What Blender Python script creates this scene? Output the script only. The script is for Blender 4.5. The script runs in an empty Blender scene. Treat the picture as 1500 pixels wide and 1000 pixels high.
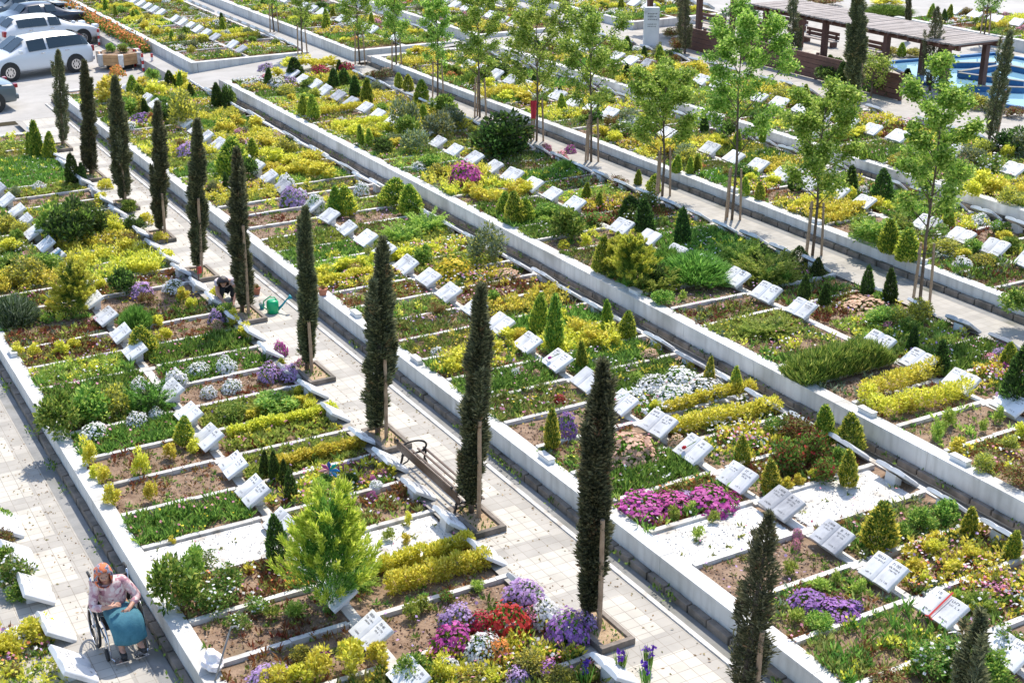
import bpy, math, random
import numpy as np
from mathutils import Vector, Matrix
R = math.radians
rng = np.random.default_rng(7); random.seed(7)
SC = bpy.context.scene; COL = SC.collection

# ------------------------------------------------------------------ camera
H = 10.0; FPX = 2042.0
PIT = math.atan2(818, FPX); AZ = math.atan2(1257, math.hypot(FPX, 818))
cam = bpy.data.objects.new('camera', bpy.data.cameras.new('camera')); COL.objects.link(cam)
cam.location = (0, 0, H); cam.rotation_euler = (R(90) - PIT, 0, -AZ)
cam.data.sensor_width = 36; cam.data.lens = 36 * FPX / 1500; cam.data.clip_end = 600; cam.data.clip_start = .1
SC.camera = cam
_f = np.array([math.sin(AZ), math.cos(AZ), 0]); _r = np.array([math.cos(AZ), -math.sin(AZ), 0]); _u = np.array([0, 0, 1.])
CF = _f*math.cos(PIT) - _u*math.sin(PIT); CU = _f*math.sin(PIT) + _u*math.cos(PIT); CO = np.array([0, 0, H])
def G(x, y, z=0.):                       # the ground point at height z that the photo shows at (x, y)
    d = CF*FPX + _r*(x-750) - CU*(y-500)
    return CO + d*((z-H)/d[2])
def proj(p):
    v = np.asarray(p, float) - CO; k = v @ CF
    return 750 + FPX*(v @ _r)/k, 500 - FPX*(v @ CU)/k, k
def seen(p, m=25):
    x, y, k = proj(p); return k > 0 and -m < x < 1500+m and -m < y < 1000+m
def vscale(p):                           # metres per vertical photo pixel of an upright thing at p
    a = proj(p); b = proj(np.asarray(p)+np.array([0, 0, .5])); return .5/max(1e-6, math.hypot(a[0]-b[0], a[1]-b[1]))
def hscale(p): return proj(p)[2]/FPX

# ------------------------------------------------------------------ light
W = bpy.data.worlds.new('World'); SC.world = W; W.use_nodes = True
nt = W.node_tree; nt.nodes.clear()
o_ = nt.nodes.new('ShaderNodeOutputWorld'); b_ = nt.nodes.new('ShaderNodeBackground'); s_ = nt.nodes.new('ShaderNodeTexSky')
s_.sky_type = 'NISHITA'; s_.sun_disc = False
TO_SUN = Vector((.45, .46, 1.)).normalized()
s_.sun_elevation = math.asin(TO_SUN.z); s_.sun_rotation = math.atan2(TO_SUN.x, TO_SUN.y)
b_.inputs[1].default_value = .15
nt.links.new(s_.outputs[0], b_.inputs[0]); nt.links.new(b_.outputs[0], o_.inputs[0])
sl = bpy.data.lights.new('sun', 'SUN'); sl.energy = 3.0; sl.angle = R(.5); sl.color = (1, .925, .81)
so = bpy.data.objects.new('sun', sl); COL.objects.link(so); so.rotation_euler = (-TO_SUN).to_track_quat('-Z', 'Y').to_euler(); so.location = (0, 0, 40)
vs = SC.view_settings; vs.view_transform = 'Standard'; vs.look = 'None'; vs.gamma = 1; vs.use_curve_mapping = False; vs.exposure = .90

# ------------------------------------------------------------------ materials
def newmat(n):
    m = bpy.data.materials.new(n); m.use_nodes = True
    return m, m.node_tree, m.node_tree.nodes['Principled BSDF']
def ramp(t, stops):
    r = t.nodes.new('ShaderNodeValToRGB'); e = r.color_ramp.elements
    while len(e) < len(stops): e.new(.5)
    for i, (p, c) in enumerate(stops): e[i].position = p; e[i].color = (*c, 1)
    return r
def hard(n, c1, c2=None, scale=6., bump=.0, rough=.7, stain=None, metal=0, bscale=None, coat=0, streak=0, vary=0):
    m, t, b = newmat(n); b.inputs['Roughness'].default_value = rough; b.inputs['Metallic'].default_value = metal
    if coat: b.inputs['Coat Weight'].default_value = coat; b.inputs['Coat Roughness'].default_value = .05
    if c2 is None: b.inputs['Base Color'].default_value = (*c1, 1)
    else:
        tc = t.nodes.new('ShaderNodeTexCoord'); nz = t.nodes.new('ShaderNodeTexNoise'); nz.inputs['Scale'].default_value = scale
        nz.inputs['Detail'].default_value = 8; nz.inputs['Roughness'].default_value = .65
        g = t.nodes.new('ShaderNodeNewGeometry'); t.links.new(g.outputs['Position'], nz.inputs['Vector'])
        r = ramp(t, [(.32, c1), (.68, c2)]); t.links.new(nz.outputs[0], r.inputs[0]); out = r.outputs[0]
        if stain:
            n2 = t.nodes.new('ShaderNodeTexNoise'); n2.inputs['Scale'].default_value = stain[1]; n2.inputs['Detail'].default_value = 6
            t.links.new(g.outputs['Position'], n2.inputs['Vector'])
            r2 = ramp(t, [(.50, (0, 0, 0)), (.72, (1, 1, 1))]); t.links.new(n2.outputs[0], r2.inputs[0])
            mx = t.nodes.new('ShaderNodeMix'); mx.data_type = 'RGBA'; mx.inputs[7].default_value = (*stain[0], 1)
            t.links.new(r2.outputs[0], mx.inputs[0]); t.links.new(out, mx.inputs[6]); out = mx.outputs[2]
        if streak:                            # rain streaks: noise stretched downwards
            vm = t.nodes.new('ShaderNodeVectorMath'); vm.operation = 'MULTIPLY'; vm.inputs[1].default_value = (5, 5, .7); t.links.new(g.outputs['Position'], vm.inputs[0])
            n3 = t.nodes.new('ShaderNodeTexNoise'); n3.inputs['Scale'].default_value = 1.6; n3.inputs['Detail'].default_value = 7; t.links.new(vm.outputs[0], n3.inputs['Vector'])
            r3 = ramp(t, [(.46, (0, 0, 0)), (.75, (streak,)*3)]); t.links.new(n3.outputs[0], r3.inputs[0]); m3 = t.nodes.new('ShaderNodeMix'); m3.data_type = 'RGBA'; m3.inputs[7].default_value = (.27, .255, .225, 1)
            t.links.new(r3.outputs[0], m3.inputs[0]); t.links.new(out, m3.inputs[6]); out = m3.outputs[2]
        if vary:                              # each stone its own shade
            oi = t.nodes.new('ShaderNodeObjectInfo'); mr = t.nodes.new('ShaderNodeMapRange'); mr.inputs[3].default_value = 1-vary; mr.inputs[4].default_value = 1.04; t.links.new(oi.outputs['Random'], mr.inputs[0])
            hv = t.nodes.new('ShaderNodeHueSaturation'); t.links.new(mr.outputs[0], hv.inputs['Value']); t.links.new(out, hv.inputs['Color']); out = hv.outputs[0]
        t.links.new(out, b.inputs['Base Color'])
        if bump:
            bp = t.nodes.new('ShaderNodeBump'); bp.inputs['Strength'].default_value = bump; bp.inputs['Distance'].default_value = .02
            nb = t.nodes.new('ShaderNodeTexNoise'); nb.inputs['Scale'].default_value = bscale or scale*4; nb.inputs['Detail'].default_value = 6
            t.links.new(g.outputs['Position'], nb.inputs['Vector']); t.links.new(nb.outputs[0], bp.inputs['Height']); t.links.new(bp.outputs[0], b.inputs['Normal'])
    return m
def leafm(n, cols, trans=.35, var=.25, rough=.55):
    m, t, b = newmat(n); b.inputs['Roughness'].default_value = rough; b.inputs['Specular IOR Level'].default_value = .25
    g = t.nodes.new('ShaderNodeNewGeometry'); oi = t.nodes.new('ShaderNodeObjectInfo')
    k = len(cols); r = ramp(t, [((i+.5)/k, c) for i, c in enumerate(cols)])
    t.links.new(g.outputs['Random Per Island'], r.inputs[0])
    hs = t.nodes.new('ShaderNodeHueSaturation'); mr = t.nodes.new('ShaderNodeMapRange'); mr.inputs[3].default_value = 1-var; mr.inputs[4].default_value = 1+var
    t.links.new(oi.outputs['Random'], mr.inputs[0]); t.links.new(mr.outputs[0], hs.inputs['Value'])
    mh = t.nodes.new('ShaderNodeMapRange'); mh.inputs[3].default_value = .5-.018; mh.inputs[4].default_value = .5+.018
    t.links.new(oi.outputs['Random'], mh.inputs[0]); t.links.new(mh.outputs[0], hs.inputs['Hue'])
    t.links.new(r.outputs[0], hs.inputs['Color']); t.links.new(hs.outputs[0], b.inputs['Base Color'])
    if trans:
        tr = t.nodes.new('ShaderNodeBsdfTranslucent'); mx = t.nodes.new('ShaderNodeMixShader'); mx.inputs[0].default_value = trans
        t.links.new(hs.outputs[0], tr.inputs[0]); t.links.new(b.outputs[0], mx.inputs[1]); t.links.new(tr.outputs[0], mx.inputs[2])
        t.links.new(mx.outputs[0], t.nodes['Material Output'].inputs[0])
    return m
M = {}
M['wall'] = hard('white_wall', (.60, .59, .565), (.71, .70, .67), 1.4, .12, .75, ((.40, .39, .36), .9), streak=.42)
M['marble'] = hard('white_marble', (.74, .74, .74), (.82, .82, .82), 5, .05, .45, ((.50, .50, .50), 2.4), vary=.15)
M['marble_grey'] = hard('grey_marble', (.42, .42, .43), (.58, .58, .59), 7, .05, .4, ((.34, .34, .36), 3.), vary=.2)
M['kerb'] = hard('kerb_marble', (.60, .58, .54), (.74, .72, .69), 5, .2, .6, ((.34, .30, .25), 3.2), vary=.2)
M['soil'] = hard('soil', (.13, .075, .045), (.36, .25, .17), 5, 1.0, .95, ((.20, .14, .085), 1.3), bscale=30)
M['tan'] = hard('dry_soil', (.30, .20, .11), (.52, .38, .24), 7, 1.0, .95, bscale=30)
M['conc'] = hard('concrete', (.20, .20, .195), (.30, .295, .285), 3, .3, .85, ((.12, .12, .095), 1.5))  # base grey darkened to carry the wall's shadow along the gutter; stain is mossy
M['course'] = hard('stone_course', (.15, .125, .10), (.28, .235, .195), 4, .8, .9, ((.07, .065, .05), 2.5))
M['asph'] = hard('car_park_paving', (.33, .315, .29), (.42, .40, .375), 1.5, .3, .9, ((.44, .42, .39), .6))
M['wood'] = hard('stake_wood', (.28, .18, .11), (.44, .31, .20), 9, .4, .8)
M['bark'] = hard('bark', (.09, .065, .045), (.20, .15, .11), 14, .8, .9)
M['plank'] = hard('bench_wood', (.06, .032, .019), (.11, .06, .034), 6, .3, .5)
M['planter'] = hard('planter_wood', (.42, .22, .09), (.56, .33, .15), 5, .3, .6)
M['iron'] = hard('cast_iron', (.025, .022, .02), None, rough=.45, metal=.3)
M['pergwood'] = hard('pergola_wood', (.09, .04, .03), (.15, .065, .045), 4, .3, .65)
M['grey_slat'] = hard('weathered_slat', (.27, .23, .205), (.40, .35, .32), 3, .3, .8)
M['ink'] = hard('inscription', (.10, .10, .105), None, rough=.8)
M['terra'] = hard('terracotta', (.34, .12, .07), (.44, .18, .10), 8, .2, .8)
M['redpl'] = hard('red_plastic', (.50, .035, .03), None, rough=.4)
M['black'] = hard('black_rubber', (.018, .018, .018), None, rough=.6)
M['steel'] = hard('steel', (.62, .62, .64), None, rough=.25, metal=1)
M['skin'] = hard('skin', (.48, .25, .17), (.55, .30, .21), 20, 0, .55)
M['clod'] = leafm('soil_clod', [(.16, .10, .065), (.26, .17, .11), (.36, .26, .18), (.44, .35, .26)], 0, .05, .95)
M['gravel'] = leafm('white_pebbles', [(.26, .26, .27), (.50, .49, .48), (.62, .61, .59), (.72, .71, .70)], 0, .03, .6)
M['cyp'] = leafm('cypress_leaf', [(.075, .085, .05), (.13, .145, .07), (.20, .215, .10), (.32, .31, .16)], .3, .2)
M['green'] = leafm('green_leaf', [(.07, .15, .026), (.16, .31, .05), (.29, .46, .09)], .45)
M['dark'] = leafm('dark_leaf', [(.03, .06, .02), (.065, .115, .034), (.13, .20, .058)], .3)
M['lime'] = leafm('lime_leaf', [(.22, .33, .05), (.40, .50, .085), (.58, .65, .16)], .45)
M['olive'] = leafm('olive_leaf', [(.15, .18, .045), (.30, .33, .08), (.46, .46, .14)], .4)
M['grey'] = leafm('grey_leaf', [(.10, .15, .08), (.20, .26, .15), (.34, .40, .28)])
M['gold'] = leafm('gold_leaf', [(.62, .58, .06), (.84, .76, .10), (.88, .80, .20), (.50, .54, .07)], .6, .08)
M['goldtip'] = leafm('gold_tip', [(.36, .45, .05), (.60, .65, .08), (.78, .76, .15)], .6, .10)
M['dry'] = leafm('dry_leaf', [(.26, .16, .08), (.42, .27, .14), (.22, .20, .07), (.52, .38, .22)])
M['redl'] = leafm('red_leaf', [(.20, .05, .03), (.30, .12, .05), (.14, .14, .03), (.38, .16, .08)])
M['tree'] = leafm('tree_leaf', [(.11, .22, .03), (.25, .42, .055), (.41, .57, .095), (.57, .67, .17)], .55, .10)
for k, c in dict(mag=(.50, .07, .34), pur=(.34, .15, .45), lil=(.52, .34, .60), pin=(.72, .28, .40), red=(.50, .02, .03), org=(.72, .25, .06), wht=(.84, .83, .82), yel=(.80, .62, .03), sal=(.66, .42, .29), vio=(.13, .05, .42)).items():
    M[k] = leafm(k+'_petal', [tuple(v*.8 for v in c), c, tuple(min(.88, v*1.15+.03) for v in c)], .3, .1)

def tilem():                             # cream paving tiles, panels framed by greyer bands, joints as real grooves of colour
    m, t, b = newmat('path_tiles'); b.inputs['Roughness'].default_value = .8
    g = t.nodes.new('ShaderNodeNewGeometry'); s = t.nodes.new('ShaderNodeSeparateXYZ'); t.links.new(g.outputs['Position'], s.inputs[0])
    def mth(op, a, v=None, w=None):
        n = t.nodes.new('ShaderNodeMath'); n.operation = op
        for i, q in enumerate((a, v, w)):
            if q is None: continue
            if isinstance(q, (int, float)): n.inputs[i].default_value = q
            else: t.links.new(q, n.inputs[i])
        return n.outputs[0]
    X, Y = s.outputs[0], s.outputs[1]
    fy = mth('FLOORED_MODULO', mth('ADD', Y, -14.54), 1.42)
    band = mth('LESS_THAN', fy, .42)
    fx = mth('FLOORED_MODULO', X, 5.72)          # the paths lie one pitch apart
    edge = mth('GREATER_THAN', mth('FLOORED_MODULO', mth('ADD', X, -8.2), 6.04), .97)
    band = mth('MAXIMUM', band, edge)
    jx = mth('LESS_THAN', mth('FLOORED_MODULO', mth('ADD', X, .03), .2), .009); jy = mth('LESS_THAN', mth('FLOORED_MODULO', mth('ADD', Y, -13.28), .179), .009)
    j = mth('MAXIMUM', jx, jy)
    cb = t.nodes.new('ShaderNodeCombineXYZ'); t.links.new(mth('FLOOR', mth('DIVIDE', mth('ADD', X, .03), .2)), cb.inputs[0]); t.links.new(mth('FLOOR', mth('DIVIDE', mth('ADD', Y, -13.28), .179)), cb.inputs[1])
    wn = t.nodes.new('ShaderNodeTexWhiteNoise'); wn.noise_dimensions = '2D'; t.links.new(cb.outputs[0], wn.inputs['Vector'])
    nz = t.nodes.new('ShaderNodeTexNoise'); nz.inputs['Scale'].default_value = 2.2; nz.inputs['Detail'].default_value = 9; t.links.new(g.outputs['Position'], nz.inputs['Vector'])
    v = mth('MULTIPLY_ADD', wn.outputs['Value'], .16, mth('MULTIPLY_ADD', nz.outputs[0], .62, .60))
    def mix(f, a, c):
        n = t.nodes.new('ShaderNodeMix'); n.data_type = 'RGBA'; t.links.new(f, n.inputs[0])
        for i, q in ((6, a), (7, c)):
            if isinstance(q, tuple): n.inputs[i].default_value = (*q, 1)
            else: t.links.new(q, n.inputs[i])
        return n.outputs[2]
    c = mix(band, (.50, .465, .40), (.37, .345, .305)); c = mix(j, c, (.28, .25, .21))
    mm = t.nodes.new('ShaderNodeMix'); mm.data_type = 'RGBA'; mm.blend_type = 'MULTIPLY'; mm.inputs[0].default_value = 1
    t.links.new(c, mm.inputs[6]); cc = t.nodes.new('ShaderNodeCombineColor'); [t.links.new(v, cc.inputs[i]) for i in range(3)]; t.links.new(cc.outputs[0], mm.inputs[7])
    t.links.new(mm.outputs[2], b.inputs['Base Color'])
    return m
M['tiles'] = tilem()

# ------------------------------------------------------------------ mesh helpers
class MB:
    def __init__(s): s.v = []; s.f = []; s.m = []
    def add(s, V, F, mi=0):
        k = len(s.v); s.v += [tuple(map(float, p)) for p in V]; s.f += [tuple(int(i)+k for i in q) for q in F]; s.m += [mi]*len(F); return s
    def box(s, c, d, mi=0, rz=0, top=1.):   # centre, size; top scales the upper face
        x, y, z = (q/2 for q in d); ca, sa = math.cos(rz), math.sin(rz); V = []
        for dz, k in ((-z, 1), (z, top)):
            for dx, dy in ((-x, -y), (x, -y), (x, y), (-x, y)):
                V.append((c[0]+(dx*ca-dy*sa)*k, c[1]+(dx*sa+dy*ca)*k, c[2]+dz))
        return s.add(V, [(0, 3, 2, 1), (4, 5, 6, 7), (0, 1, 5, 4), (1, 2, 6, 5), (2, 3, 7, 6), (3, 0, 4, 7)], mi)
    def tube(s, pts, r, n=8, mi=0, cap=True):
        P = [Vector(p) for p in pts]; rr = r if isinstance(r, (list, tuple)) else [r]*len(P); V = []; F = []
        for i, p in enumerate(P):
            d = (P[min(i+1, len(P)-1)]-P[max(i-1, 0)]).normalized(); a = d.orthogonal().normalized() if i == 0 else (a - d*a.dot(d)).normalized(); b = d.cross(a)
            for k in range(n): q = 2*math.pi*k/n; V.append(p+(a*math.cos(q)+b*math.sin(q))*rr[i])
        for i in range(len(P)-1):
            for k in range(n): F.append((i*n+k, i*n+(k+1) % n, (i+1)*n+(k+1) % n, (i+1)*n+k))
        if cap: F += [tuple(range(n-1, -1, -1)), tuple(range((len(P)-1)*n, len(P)*n))]
        return s.add(V, F, mi)
    def lathe(s, prof, n=16, mi=0, c=(0, 0, 0)):
        V = []; F = []
        for r, z in prof:
            for k in range(n): q = 2*math.pi*k/n; V.append((c[0]+r*math.cos(q), c[1]+r*math.sin(q), c[2]+z))
        for i in range(len(prof)-1):
            for k in range(n): F.append((i*n+k, i*n+(k+1) % n, (i+1)*n+(k+1) % n, (i+1)*n+k))
        F += [tuple(range(n-1, -1, -1)), tuple(range((len(prof)-1)*n, len(prof)*n))]
        return s.add(V, F, mi)
    def prism(s, poly, axis, a, b, mi=0):   # polygon in the two other axes, extruded along axis from a to b
        n = len(poly); V = []
        for t in (a, b):
            for p, q in poly: V.append({'x': (t, p, q), 'y': (p, t, q), 'z': (p, q, t)}[axis])
        return s.add(V, [tuple(range(n-1, -1, -1)), tuple(range(n, 2*n))]+[(i, (i+1) % n, n+(i+1) % n, n+i) for i in range(n)], mi)
    def mesh(s, name, mats, smooth=False, bev=0):
        me = bpy.data.meshes.new(name); me.from_pydata(s.v, [], s.f)
        for q in (mats if isinstance(mats, (list, tuple)) else [mats]): me.materials.append(M[q] if isinstance(q, str) else q)
        me.polygons.foreach_set('material_index', s.m)
        import bmesh
        bm = bmesh.new(); bm.from_mesh(me); bmesh.ops.recalc_face_normals(bm, faces=bm.faces)
        if bev: bmesh.ops.bevel(bm, geom=[e for e in bm.edges if e.is_manifold and e.calc_face_angle(0) > .5], offset=bev, segments=2, affect='EDGES', profile=.6)
        bm.to_mesh(me); bm.free()
        if smooth: me.polygons.foreach_set('use_smooth', [True]*len(me.polygons))
        me.update(); return me
def link(name, me, parent=None, loc=(0, 0, 0), rz=0, sc=None):
    o = bpy.data.objects.new(name, me); COL.objects.link(o); o.location = loc; o.rotation_euler = (0, 0, rz)
    if sc is not None: o.scale = sc if isinstance(sc, (tuple, list)) else (sc,)*3
    if parent is not None: o.parent = parent
    return o
USED = {}
def tag(o, label, cat, group=None, kind=None):
    if label in USED and not (group and USED[label] == group):
        base = label; k = 2
        while label in USED: label = base + ' ' + ORD(k); k += 1
    USED[label] = group
    o['label'] = label; o['category'] = cat
    if group: o['group'] = group
    o['kind'] = kind or 'thing'
    return o
def struct(o, label, cat): o['kind'] = 'structure'; return tag(o, label, cat, kind='structure')
def ORD(n): return f"{n}{'th' if 10 <= n % 100 <= 20 else {1: 'st', 2: 'nd', 3: 'rd'}.get(n % 10, 'th')}"
def copy_tree(o, loc, rz=0, sc=None):
    c = o.copy(); COL.objects.link(c); c.location = loc; c.rotation_euler = (0, 0, rz)
    if sc is not None: c.scale = sc
    for ch in o.children:
        d = ch.copy(); COL.objects.link(d); d.parent = c
        for g in ch.children: e = g.copy(); COL.objects.link(e); e.parent = d
    return c

# leaves: every leaf its own small rhombus
class LF:
    def __init__(s): s.V = []; s.F = []; s.m = []; s.n = 0
    def leaves(s, P, D, L, Wd, mi=0):
        n = len(P)
        if n == 0: return s
        D = D/np.linalg.norm(D, axis=1, keepdims=True).clip(1e-6); q = rng.normal(size=(n, 3)); S = np.cross(D, q); S /= np.linalg.norm(S, axis=1, keepdims=True).clip(1e-6)
        N = np.cross(S, D)
        L = (np.ones(n)*L*rng.uniform(.7, 1.3, n))[:, None]; w = (np.ones(n)*Wd*rng.uniform(.8, 1.25, n))[:, None]
        V = np.stack([P, P+D*L*.5+S*w*.5+N*w*.15, P+D*L, P+D*L*.5-S*w*.5+N*w*.15], 1).reshape(-1, 3)
        s.V.append(V); k = np.arange(n)[:, None]*4+s.n; s.F.append(k+np.arange(4)[None]); s.m.append(np.full(n, mi)); s.n += 4*n; return s
    def discs(s, P, Nn, r, mi=0, k=5):   # flowers: little cupped polygons
        n = len(P)
        if n == 0: return s
        Nn = Nn/np.linalg.norm(Nn, axis=1, keepdims=True).clip(1e-6); q = rng.normal(size=(n, 3)); A = np.cross(Nn, q); A /= np.linalg.norm(A, axis=1, keepdims=True); B = np.cross(Nn, A)
        rr = (np.ones(n)*r*rng.uniform(.75, 1.25, n))[:, None]
        V = np.stack([P+A*rr, P+B*rr-Nn*rr*.1, P-A*rr, P-B*rr-Nn*rr*.1], 1).reshape(-1, 3)
        s.V.append(V); kk = np.arange(n)[:, None]*4+s.n; s.F.append(kk+np.arange(4)[None]); s.m.append(np.full(n, mi)); s.n += 4*n; return s
    def mesh(s, name, mats, extra=None):
        V = np.concatenate(s.V); F = np.concatenate(s.F); m = np.concatenate(s.m)
        me = bpy.data.meshes.new(name); nv, nf = len(V), len(F)
        me.vertices.add(nv); me.vertices.foreach_set('co', V.astype(np.float32).ravel()); me.loops.add(nf*4); me.loops.foreach_set('vertex_index', F.astype(np.int32).ravel())
        me.polygons.add(nf); me.polygons.foreach_set('loop_start', np.arange(nf, dtype=np.int32)*4); me.polygons.foreach_set('loop_total', np.full(nf, 4, dtype=np.int32))
        for q in (mats if isinstance(mats, (list, tuple)) else [mats]): me.materials.append(M[q])
        me.polygons.foreach_set('material_index', m.astype(np.int32)); me.update(calc_edges=True); return me
def U(a, b, n): return rng.uniform(a, b, n)
def sph(n):
    v = rng.normal(size=(n, 3)); return v/np.linalg.norm(v, axis=1, keepdims=True)
def lump(th, z, ph, k=4):                # soft irregularity over an outline
    o = np.zeros_like(th)
    for i in range(k): o += np.sin(th*(i+1)+ph[i]+z*ph[i+4])*np.cos(z*(3+2.3*i)*2+ph[i+8])/(1.4+i)
    return o

# ---- prototypes (unit height unless noted)
def p_column(seed, n=9000):              # Italian cypress crown
    global rng; rng = np.random.default_rng(seed); L = LF(); t = rng.beta(1.15, 1.2, n); ph = U(0, 6.28, 12)
    base = np.interp(t, [0, .04, .16, .35, .6, .8, .93, 1], [.18, .50, .84, 1., .87, .60, .32, .03])
    th = U(0, 6.28, n); r = base*(.70+.46*lump(th, t*4.2, ph))*np.sqrt(U(.28, 1.2, n))
    P = np.stack([r*np.cos(th)*.5+.05*np.sin(t*5+ph[0])*.6, r*np.sin(th)*.5+.05*np.cos(t*4+ph[1])*.6, .05+t*.92], 1)
    D = np.stack([np.cos(th)*.42*(.4+r), np.sin(th)*.42*(.4+r), np.ones(n)*.22], 1)+rng.normal(size=(n, 3))*np.array([.2, .2, .06])
    D[:, 2] = np.abs(D[:, 2])
    # a width unit is ~8x shorter than a height unit once scaled, so leaves are sized per axis
    Ds = D.copy(); Ds[:, 2] *= .55; L.leaves(P, Ds, U(.045, .085, n)*1.0, .0) if False else None
    n_ = len(P); dirv = Ds/np.linalg.norm(Ds, axis=1, keepdims=True)
    k = n//4; pl = rng.integers(0, 7, k); pz = U(.02, .72, 7); pa = U(0, 6.28, 7); po = U(.26, .50, 7); pln = U(.14, .30, 7)      # loose side plumes
    tt = rng.random(k); rr_ = (.14*(1-tt)**.6*np.sqrt(rng.random(k))); a_ = U(0, 6.28, k)
    P[:k] = np.stack([np.cos(pa[pl])*(po[pl]+.10*tt)+rr_*np.cos(a_), np.sin(pa[pl])*(po[pl]+.10*tt)+rr_*np.sin(a_), pz[pl]+pln[pl]*tt], 1)
    return P, dirv
def cypress_mesh(seed, h, w, n=9000):
    P, D = p_column(seed, n); P = P*np.array([w, w, h]); Dv = D*np.array([1, 1, 2.6]); L = LF(); L.leaves(P, Dv, .10*h/3.6, .024*h/3.6)
    me = L.mesh('crown', ['cyp', 'dry']); z = P[:, 2]/h; a = np.arctan2(P[:, 1], P[:, 0]); s = (np.sin(a*2+seed)*np.cos(z*17+seed*.7) > .80) & (rng.random(len(P)) < .30); me.polygons.foreach_set('material_index', s.astype(np.int32)); return me
def p_cone(seed, mats, n=2600, fat=.5, tip=.33):
    global rng; rng = np.random.default_rng(seed); L = LF(); t = rng.beta(1., 1.45, n); ph = U(0, 6.28, 12); th = U(0, 6.28, n)
    base = np.interp(t, [0, .1, .25, .5, .75, .92, 1], [.62, .92, 1, .80, .50, .20, .03])*fat*.5
    k = np.sqrt(U(.45, 1.08, n)); r = base*(.92+.14*lump(th, t*3, ph))*k
    P = np.stack([r*np.cos(th), r*np.sin(th), .02+t*.93], 1)
    D = np.stack([np.cos(th)*.6, np.sin(th)*.6, np.full(n, 1.)], 1)+rng.normal(size=(n, 3))*.28
    outer = (k > .93) & (rng.random(n) < tip*2.2)
    L.leaves(P[~outer], D[~outer], .085, .03, 0); L.leaves(P[outer], D[outer], .085, .03, 1)
    return L.mesh('conifer', mats)
def p_shrub(seed, mats, n=900, sx=1., leaf=.09, w=.05, stems=7, flowers=0, fr=.05, gap=.4):
    global rng; rng = np.random.default_rng(seed); L = LF(); c = []                 # unit: 1 high, 1 wide
    for i in range(stems*3):
        a = U(0, 6.28, 1)[0]; q = math.sqrt(rng.random()); c.append((q*.36*math.cos(a), q*.36*math.sin(a), .22+.62*rng.random()*(1-.55*q*q)))
    c = np.array(c); i = rng.integers(0, len(c), n); rad = (.10+.10*rng.random(len(c)))[i]
    d = sph(n); P = c[i]+d*rad[:, None]*np.sqrt(rng.random((n, 1))); P[:, 2] = np.abs(P[:, 2])
    D = d+np.array([0, 0, .55])+rng.normal(size=(n, 3))*.35
    mi = (rng.random(n) < gap).astype(int) if len(mats) > 1 else np.zeros(n, int)
    for k in (0, 1):
        s = mi == k
        if s.any(): L.leaves(P[s], D[s], leaf, w, k)
    fl = None
    if flowers:
        j = rng.integers(0, len(c), flowers); d = sph(flowers); d[:, 2] = np.abs(d[:, 2])+.15
        Q = c[j]+d*.19; fl = LF().discs(Q, d+np.array([0, -.2, .5]), fr)
    return L.mesh('foliage', mats[:2]), fl
def p_juniper(seed, mats, sprays=60, n=55, up=.55, leaf=.075):
    global rng; rng = np.random.default_rng(seed); L = LF()
    for k in range(sprays):
        a = U(0, 6.28, 1)[0]; e = rng.uniform(.15, 1.)*up*1.7; ln = rng.uniform(.45, .95)*(1-.25*abs(e-.6)); d = np.array([math.cos(a)*math.cos(e), math.sin(a)*math.cos(e), math.sin(e)])
        t = np.sqrt(rng.random(n)); P = (d*t[:, None]*ln)*np.array([.75, .75, 1.])+np.array([0, 0, .05])+rng.normal(size=(n, 3))*(.035*(1.25-t))[:, None]
        P[:, 2] = np.abs(P[:, 2])-.10*(t**2)*(e < .5); D = d+rng.normal(size=(n, 3))*.42+np.array([0, 0, .18]); s = t > .62
        L.leaves(P[~s], D[~s], leaf, .022, 0); L.leaves(P[s], D[s], leaf, .022, 1)
    return L.mesh('foliage', mats)
def p_upright(seed, mats, sprays=120, n=150):      # feathery conifer: plumes leave a short trunk at every height and sweep up
    global rng; rng = np.random.default_rng(seed); L = LF()
    for k in range(sprays):
        z0 = .74*rng.random()**1.25; a = U(0, 6.28, 1)[0]; e = rng.uniform(.35, .95)+.35*z0; ln = (.50*(1-z0)+.16)*rng.uniform(.7, 1.1); d = np.array([math.cos(a)*math.cos(e), math.sin(a)*math.cos(e), math.sin(e)*.75])
        t = np.sqrt(rng.random(n)); P = d*t[:, None]*ln+np.array([0, 0, .03+z0])+rng.normal(size=(n, 3))*(.030*(1.25-t))[:, None]; P[:, 2] += .05*t*t
        D = d+rng.normal(size=(n, 3))*.38+np.array([0, 0, .25]); s = t > .70
        L.leaves(P[~s], D[~s], .062, .011, 0); L.leaves(P[s], D[s], .066, .012, 1)
    return L.mesh('foliage', mats)
def p_blades(seed, mats, n=2600, ln=.75, w=.02, box=None):
    global rng; rng = np.random.default_rng(seed); L = LF(); th = U(0, 6.28, n); q = np.sqrt(rng.random(n))*.5
    P = np.stack([q*np.cos(th), q*np.sin(th), np.zeros(n)], 1) if box is None else np.stack([U(-.5, .5, n), U(-.5, .5, n), np.zeros(n)], 1)
    edge = (1-(q*1.75)**2).clip(.08, 1) if box is None else (1-(2*np.abs(P[:, :2]).max(1))**6).clip(.3, 1); P[:, 2] = edge*.72*np.sqrt(rng.random(n))*(1+.25*np.sin(P[:, 0]*21+seed)*np.cos(P[:, 1]*17))
    kq = 1.1 if box is None else .12; D = np.stack([np.cos(th)*q*kq, np.sin(th)*q*1.1, np.full(n, 1.)], 1)+rng.normal(size=(n, 3))*np.array([.22 if box is None else .09, .22, .22]); s = rng.random(n) < .35
    L.leaves(P[~s], D[~s], ln, w, 0); L.leaves(P[s], D[s], ln*1.1, w, 1)
    return L.mesh('foliage', mats)
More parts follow.
